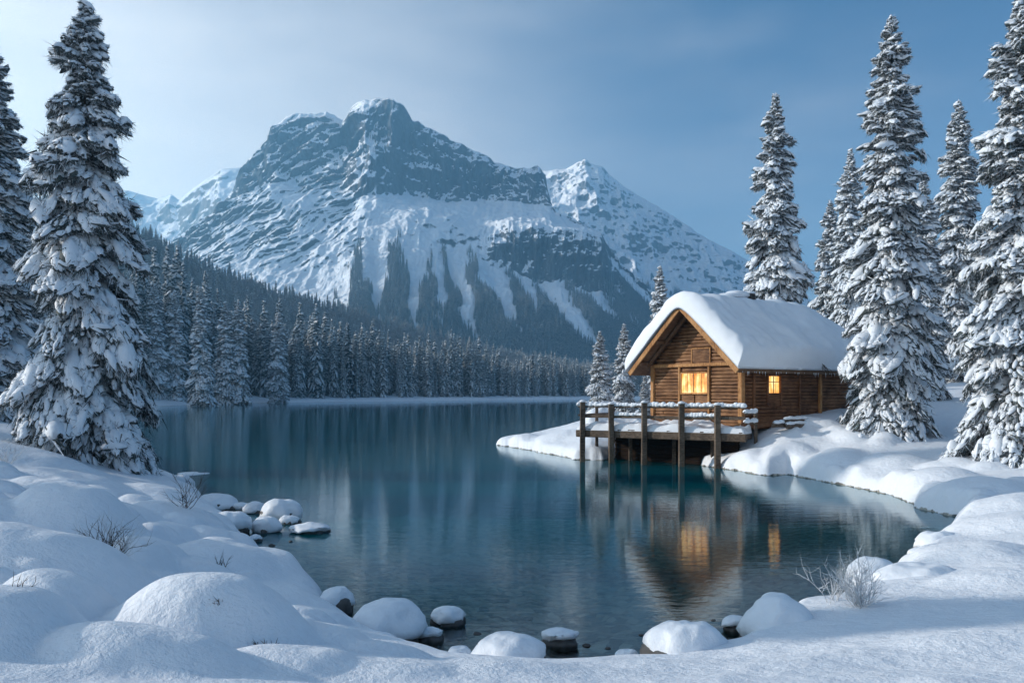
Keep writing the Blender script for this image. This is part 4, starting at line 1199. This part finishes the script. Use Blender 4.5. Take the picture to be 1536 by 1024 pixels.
def post(p, zb, zt, w_=.17, lean=0.0):
    mb = MB(); mb.bar(dl(p, zb), dl(p + np.array((lean, 0)), zt), w_, w_, bev=.02); o = mb.build("post", M_deckw, deck)
    c_ = dl(p + np.array((lean, 0)), zt + .02)[None]
    V, Q = blobs(c_, np.array([[1., 0, 0]]), np.array([[w_ * .7, w_ * .7, .10]]), 31, 6, 10, .05)
    link("post_snow", npmesh("post_snow", V, Q, None, (M_snow_roof,), None, True), o)
def fpx(px):
    """fraction along the front edge seen at photo column px"""
    k = (px - 768) / F
    return float((k * A_[1] - A_[0]) / ((B_[0] - A_[0]) - k * (B_[1] - A_[1])))
fr_ = [fpx(q) for q in (873, 917, 965, 1021, 1075)]
for i, f_ in enumerate(fr_):
    p = lerp(A_, B_, f_) - np.array((.0, .10)) + (0, -.06)
    post(p, -1.2, 2.74 + random.uniform(-.04,   .07), .24, random.uniform(-.03, .03))
for q in (.5, 1.0): post(lerp(A_, A2, q), -.8, 2.7, .15)
post(B2 + (.15, -.25), 0.2, 2.45, .14)
for (a, b_) in ((.25, .5), (.55, .5), (.8, .45), (.1, .5)):
    p = lerp(lerp(A_, B_, a), lerp(A2, B2, a), b_); mb = MB(); mb.bar(dl(p, -1.0), dl(p, DZ - .1), .16, .16); mb.build("pile", M_deckw, deck)
def rail(p, q, z, h=.10, w_=.10, snow=True, name="rail"):
    mb = MB(); mb.bar(dl(p, z), dl(q, z + random.uniform(-.02, .02)), w_, h, bev=.015); o = mb.build(name, M_deckw, deck)
    if snow:
        ln = np.linalg.norm(q - p); n_ = max(3, int(ln / .14)); tt = (np.arange(n_) + .5) / n_
        C_ = dl(p, z + h / 2 + .015)[None] + tt[:, None] * np.array([q[0] - p[0], q[1] - p[1], 0.0])
        C_[:, 2] += rng.normal(0, .008, n_)
        dv = np.array([q[0] - p[0], q[1] - p[1], 0.0]) / ln
        V, Q = blobs(C_, np.tile(dv, (n_, 1)), np.stack([np.full(n_, .15), rng.uniform(.10, .15, n_), rng.uniform(.09, .18, n_)], -1), int(z * 1000) % 97, 6, 10, .05)
        link("rail_snow", npmesh("rail_snow", V, Q, None, (M_snow_roof,), None, True), o)
off = np.array((0, -.02))
ends = [lerp(A_, B_, f_) + off for f_ in fr_]
ends.append(B_ + fd * .1)
for i in range(len(ends) - 1):
    rail(ends[i], ends[i + 1], 2.60); 
    rail(ends[i], ends[i + 1], 2.14, .15, .07, snow=(i in (1, 3)))
rail(A_, A2, 2.6); rail(A_, A2, 2.18, .11, .05, False)
rail(B_ + fd * .1, B2 + (.15, -.25), 2.35, snow=True); rail(B_ + fd * .1, B2 + (.15, -.25), 1.95, .1, .05, True)
mb = MB()
for zz_ in np.arange(-.3, 1.3, .20):
    mb.bar(dl(lerp(lerp(A_, B_, .12), lerp(A2, B2, .12), .6), zz_), dl(lerp(lerp(A_, B_, .95), lerp(A2, B2, .95), .6), zz_), .20, .22, bev=.06)
mb.build("underdeck_shade", M_dark, deck)  # added near-black stacked bars stand in for the shade beneath the deck
# snow lying on the boards
nu, nv = 110, 50
U_, V_ = np.meshgrid(np.linspace(-.01, 1.01, nu), np.linspace(-.02, 1, nv), indexing='ij')
px_ = (A_[0] * (1 - U_) + B_[0] * U_) * (1 - V_) + (A2[0] * (1 - U_) + B2[0] * U_) * V_ - A_[0]
py_ = (A_[1] * (1 - U_) + B_[1] * U_) * (1 - V_) + (A2[1] * (1 - U_) + B2[1] * U_) * V_ - A_[1]
hh = .20 + .22 * fbm(px_ * .9, py_ * .9, oct=3, seed=301) + .10 * fbm(px_ * 2.6, py_ * 2.6, oct=2, seed=303) + .12 * sstep(.5, 1, V_)
ed = np.clip(np.minimum(np.minimum(U_ + .01, 1.01 - U_) / .02, (V_ + .02) / .07), 0, 1) ** .5
hh = hh * ed - .06 * (1 - ed)
I = np.arange(nu * nv).reshape(nu, nv)
Q = np.stack([I[:-1, :-1], I[1:, :-1], I[1:, 1:], I[:-1, 1:]], -1).reshape(-1, 4)
top = np.stack([px_, py_, DZ + .002 + hh], -1).reshape(-1, 3); bot_ = top.copy(); bot_[:, 2] = np.minimum(DZ - .012, top[:, 2] - .01)
n_ = nu * nv
rim = np.concatenate([I[0, :], I[1:, -1], I[-1, -2::-1], I[-2:0:-1, 0]]); nx_ = np.roll(rim, -1)
link("deck_snow", npmesh("deck_snow", np.concatenate([top, bot_]), np.concatenate([Q, Q[:, ::-1] + n_, np.stack([rim, nx_, nx_ + n_, rim + n_], -1)]), None, (M_snow_roof,), None, True), deck)

# ------------------------------------------------------------------ boulders with snow caps
def dome(rx, ry, h, seed, nr=26, ns=44, rough=.10, lowcut=-.30, sharp=2.3):
    th = np.linspace(0, 1, nr + 1)[:, None]; ph = (np.arange(ns) / ns * 2 * np.pi)[None]
    rad = np.sin(np.clip(th * 1.22, 0, 1) * np.pi / 2) ** .9
    zz_ = np.where(th < .82, (1 - np.clip(th / .82, 0, 1) ** sharp) ** (1 / sharp), -(th - .82) * 2)
    rad = np.where(th < .82, th / .82, 1 - (th - .82) * 1.1)
    x = rad * np.cos(ph); y = rad * np.sin(ph); z = zz_ * np.ones_like(ph)
    d = 1 + rough * fbm(x * 1.5 + seed, y * 1.5 + seed, z * 1.5, 3, seed) * 2
    return np.stack([x * rx * d, y * ry * d, z * h * (1 + rough * fbm(x * 2, y * 2, z * 0, 2, seed + 5))], -1).reshape(-1, 3), nr, ns
def ringQ(nr, ns):
    I = np.arange((nr + 1) * ns).reshape(nr + 1, ns)
    return np.stack([I[:-1], I[1:], np.roll(I[1:], -1, 1), np.roll(I[:-1], -1, 1)], -1).reshape(-1, 4)
def boulder(px, pyb, wpx, hpx, label, d=None, z0=None, lift=.10, group=None, seed=None, deep=.85):
    """a boulder whose foot is seen at (px, pyb); wpx, hpx its size in photo pixels"""
    d = d or CAMZ * F / (pyb - HOR)
    x = atpx(px, d); z0 = 0.0 if z0 is None else z0
    rx = wpx / F * d / 2; ry = rx * deep; h = hpx / F * d
    seed = seed or int(px)
    yc = d + ry * .75
    h = min(rx * 1.0, max(.10, CAMZ - z0 - (pyb - hpx - HOR) * (yc + .1 * ry) / F))
    e = empty("snow_capped_boulder", (x, yc, z0), 0)
    V, nr, ns = dome(rx * .93, ry * .93, h * .72, seed, rough=.22, sharp=2.0)
    V[:, 2] = np.where(V[:, 2] < 0, V[:, 2] * .4 - .25, V[:, 2])
    link("rock", npmesh("rock", V, ringQ(nr, ns), None, (M_rock,), None, True), e)
    V, nr, ns = dome(rx, ry, h - lift, seed + 3, rough=.14, sharp=2.2 + (seed % 5) * .12)
    low = V[:, 2] < 0
    V[low, 2] = V[low, 2] * .12 - .01
    V[:, 2] += lift + (.05 + .3 * lift) * fbm(V[:, 0] * 4, V[:, 1] * 4, oct=3, seed=seed) * (V[:, 2] < .3 * h)
    V[:, 0] += random.uniform(-.10, .10) * rx; V[:, 1] += random.uniform(-.08, .08) * ry
    link("snow_cap", npmesh("snow_cap", V, ringQ(nr, ns), None, (M_snow,), None, True), e)
    return tag(e, label, "boulder", group)
GB = "snow capped boulders along the waterline"
boulder(460, 800, 60, 17, "flat snow capped boulder standing alone in the water off the left bank", lift=.05, group=GB)
boulder(395, 799, 46, 28, "snow capped boulder nearest the camera in the left shore cluster", lift=.05, group=GB)
boulder(413, 781, 62, 34, "tallest rounded boulder in the left shore cluster, farthest into the lake", lift=.05, group=GB)
boulder(432, 786, 30, 14, "low snowy boulder touching the lake side of the tallest one in the left cluster", lift=.04, group=GB)
boulder(380, 770, 36, 18, "small round boulder behind the others in the left shore cluster", lift=.05, group=GB)
boulder(358, 765, 30, 12, "smallest boulder behind the left shore cluster", lift=.05, group=GB)
boulder(320, 766, 66, 26, "wide snow capped boulder on the left shore closest to the big spruce", lift=.05, group=GB)
boulder(338, 803, 66, 44, "bulky boulder with dark foot at the edge of the left bank", lift=.12, group=GB)
boulder(262, 738, 52, 26, "rounded snowy boulder right below the big left spruce at the water", lift=.08, group=GB)
boulder(382, 812, 20, 12, "tiny boulder in front of the left shore cluster", lift=.04, group=GB)
boulder(502, 898, 54, 30, "snow capped boulder behind the biggest one on the near shore", d=12.6, z0=.10, lift=.02, group=GB)
boulder(575, 956, 122, 80, "biggest near shore boulder with a dark hollow under its snow", d=10.9, z0=.02, lift=.12, group=GB)
boulder(671, 938, 54, 30, "round boulder standing in the shallows right of the biggest near shore boulder", lift=.05, group=GB)
boulder(645, 962, 38, 22, "small boulder with bare dark side between the biggest one and the snow", lift=.06, group=GB)
boulder(687, 974, 44, 14, "small low snow hump at the near shore", d=10.0, z0=.08, lift=.01, group=GB)
boulder(768, 984, 112, 34, "wide low snow capped boulder at the middle of the near shore", d=9.7, z0=.10, lift=.01, group=GB)
boulder(840, 969, 56, 28, "snow capped boulder with a dark wet foot at the middle of the near shore", lift=.07, group=GB)
boulder(943, 975, 38, 18, "little snow capped boulder left of the high smooth mound", d=10.1, z0=.05, lift=.02, group=GB)
boulder(1032, 982, 130, 54, "high smooth mound of snow over a boulder on the near shore", d=9.7, z0=.10, lift=.01, group=GB)
boulder(1108, 947, 40, 28, "small boulder with dark foot beside the large one on the right near shore", lift=.07, group=GB)
boulder(1180, 952, 124, 66, "large snow capped boulder on the right near shore before the frosted bush", d=10.9, z0=.06, lift=.03, group=GB)
boulder(1330, 890, 100, 55, "snowy boulder behind the frosted bush", lift=.05, group=GB)
boulder(1400, 908, 140, 64, "broad snow mound right of the frosted bush", d=13.2, z0=.10, lift=.03, group=GB)
boulder(1422, 828, 70, 32, "round snowy boulder on the right shore of the cove, upper one", lift=.05, group=GB)
boulder(1400, 842, 54, 22, "small snowy boulder on the right shore of the cove, lower one", lift=.05, group=GB)
boulder(1448, 838, 62, 22, "snowy boulder behind the pair on the right shore of the cove", d=17.0, z0=.15, lift=.04, group=GB)
boulder(885, 688, 52, 20, "snowy rock under the left corner of the deck", lift=.08, group=GB)
boulder(975, 690, 40, 16, "snowy rock in the water beneath the middle of the deck", lift=.05, group=GB)
boulder(1035, 692, 44, 16, "snowy rock at the bank beneath the right end of the deck", lift=.06, group=GB)
boulder(905, 622, 60, 24, "snow heap on a rock beyond the left end of the railing", d=46.5, z0=1.35, lift=.05, group=GB)

# bare little stones breaking the surface in the near shallows
for k, (px, py, w_) in enumerate([(606, 968, 16), (628, 977, 12), (716, 950, 12), (792, 956, 10), (880, 968, 14), (912, 972, 10), (962, 952, 9), (1072, 950, 12), (408, 818, 12), (436, 812, 9), (368, 820, 13), (1070, 930, 8)]):
    d = CAMZ * F / (py - HOR); rr = w_ / F * d / 2
    V, nr, ns = dome(rr, rr * random.uniform(.7, 1.0), rr * .55, 500 + k, 8, 14, rough=.25, sharp=2.0)
    o = link("shore_stone", npmesh("shore_stone", V - (0, 0, rr * .1), ringQ(nr, ns), None, (M_rock,), None, True), None, (atpx(px, d), d, .0), random.uniform(0, 3))
    tag(o, "tiny bare dark stone breaking the water surface near the snowy shore", "stone", "tiny dark stones in the shallows")

# thin ice
a_ = np.arange(28) / 28 * 6.283; x_, y_ = wl(283, 711)
rr_ = 1 + .25 * np.sin(a_ * 3 + 1) + .12 * np.sin(a_ * 5)
top = np.stack([.55 * rr_ * np.cos(a_), 1.0 * rr_ * np.sin(a_), np.full(28, .012)], -1)
V = np.concatenate([top, top - (0, 0, .035), [[0, 0, .016]]])
Q = [(i, i + 28, (i + 1) % 28 + 28, (i + 1) % 28) for i in range(28)]; T = [(i, (i + 1) % 28, 56) for i in range(28)]
ice = link("ice_floe", npmesh("ice_floe", V, Q, T, (M_snow,), None, False), None, (x_, y_, 0))
tag(ice, "small flat sliver of pale ice on the water beside the left bank", "ice floe")

# ------------------------------------------------------------------ bushes
def bush(px, py, d, n_, L_, mat, seed, label, cat="shrub", name="bare_shrub", spread=.8, rad=.008, levels=3, z=None, kids=(3, 5)):
    x = atpx(px, d); zz_ = gz(x, d) if z is None else z
    V, Q = twigs(n_, L_, seed, spread, rad, levels, kids=kids)
    o = link(name, npmesh(name, V, Q, None, (mat,), None, False), None, (x, d, zz_))
    return tag(o, label, cat)
bush(158, 838, 10.6, 15, .48, M_twig, 41, "dark leafless shrub on the left snow slope", spread=.8, rad=.007)
bush(172, 832, 10.9, 16, .52, M_frost, 42, "frosty pale twigs mixed into the dark leafless shrub on the left", spread=.9, rad=.006, name="frosted_shrub")
bush(278, 788, 17, 8, .6, M_twig, 43, "thin shrub leaning on the left bank near the boulders", spread=.8, rad=.007)
bush(334, 848, 12.5, 6, .22, M_twig, 44, "tiny dark tuft of twigs on the left bank above the water", spread=.7, rad=.006, levels=2)
bush(10, 680, 20, 10, .7, M_frost, 45, "frosted twigs at the left edge below the dark spruce", spread=.9, rad=.01, name="frosted_shrub")
bush(1290, 925, 11.4, 26, .52, M_frost, 46, "frost covered leafless bush on the right near shore", spread=.95, rad=.008, name="frosted_shrub", z=None, kids=(3, 6))
bush(1248, 900, 11.9, 10, .50, M_frost, 47, "small frosted bush leaning over the water left of the larger frosted one", spread=1.0, rad=.007, name="frosted_shrub")
bush(325, 968, 7.5, 7, .10, M_twig, 48, "dark twigs poking out at the foot of the big foreground mound, left ones", spread=1.2, rad=.006, levels=2)
bush(392, 980, 7.35, 8, .10, M_twig, 49, "dark twigs poking out at the foot of the big foreground mound, right ones", spread=1.2, rad=.006, levels=2)
bush(32, 945, 7.0, 5, .14, M_twig, 50, "few dark twigs in the lower left snow", spread=.9, rad=.004, levels=2)

# ------------------------------------------------------------------ haze
def haze():
    b = MB(); b.box((0, 2250, 439), (10800, 7100, 884), bev=0.0001)
    m = bpy.data.materials.new("haze_air"); m.use_nodes = True
    n = m.node_tree.nodes; l = m.node_tree.links
    n.remove(n['Principled BSDF'])
    v = n.new("ShaderNodeVolumePrincipled")
    v.inputs['Color'].default_value = (0.30, 0.68, 1.0, 1)
    v.inputs['Density'].default_value = HAZE
    v.inputs['Anisotropy'].default_value = 0.45
    l.new(v.outputs[0], n['Material Output'].inputs['Volume'])
    o = b.build("haze", m)
    tag(o, "thin cold blue haze filling the valley air", None, None, 'stuff')
HAZE = 0.00023
haze()
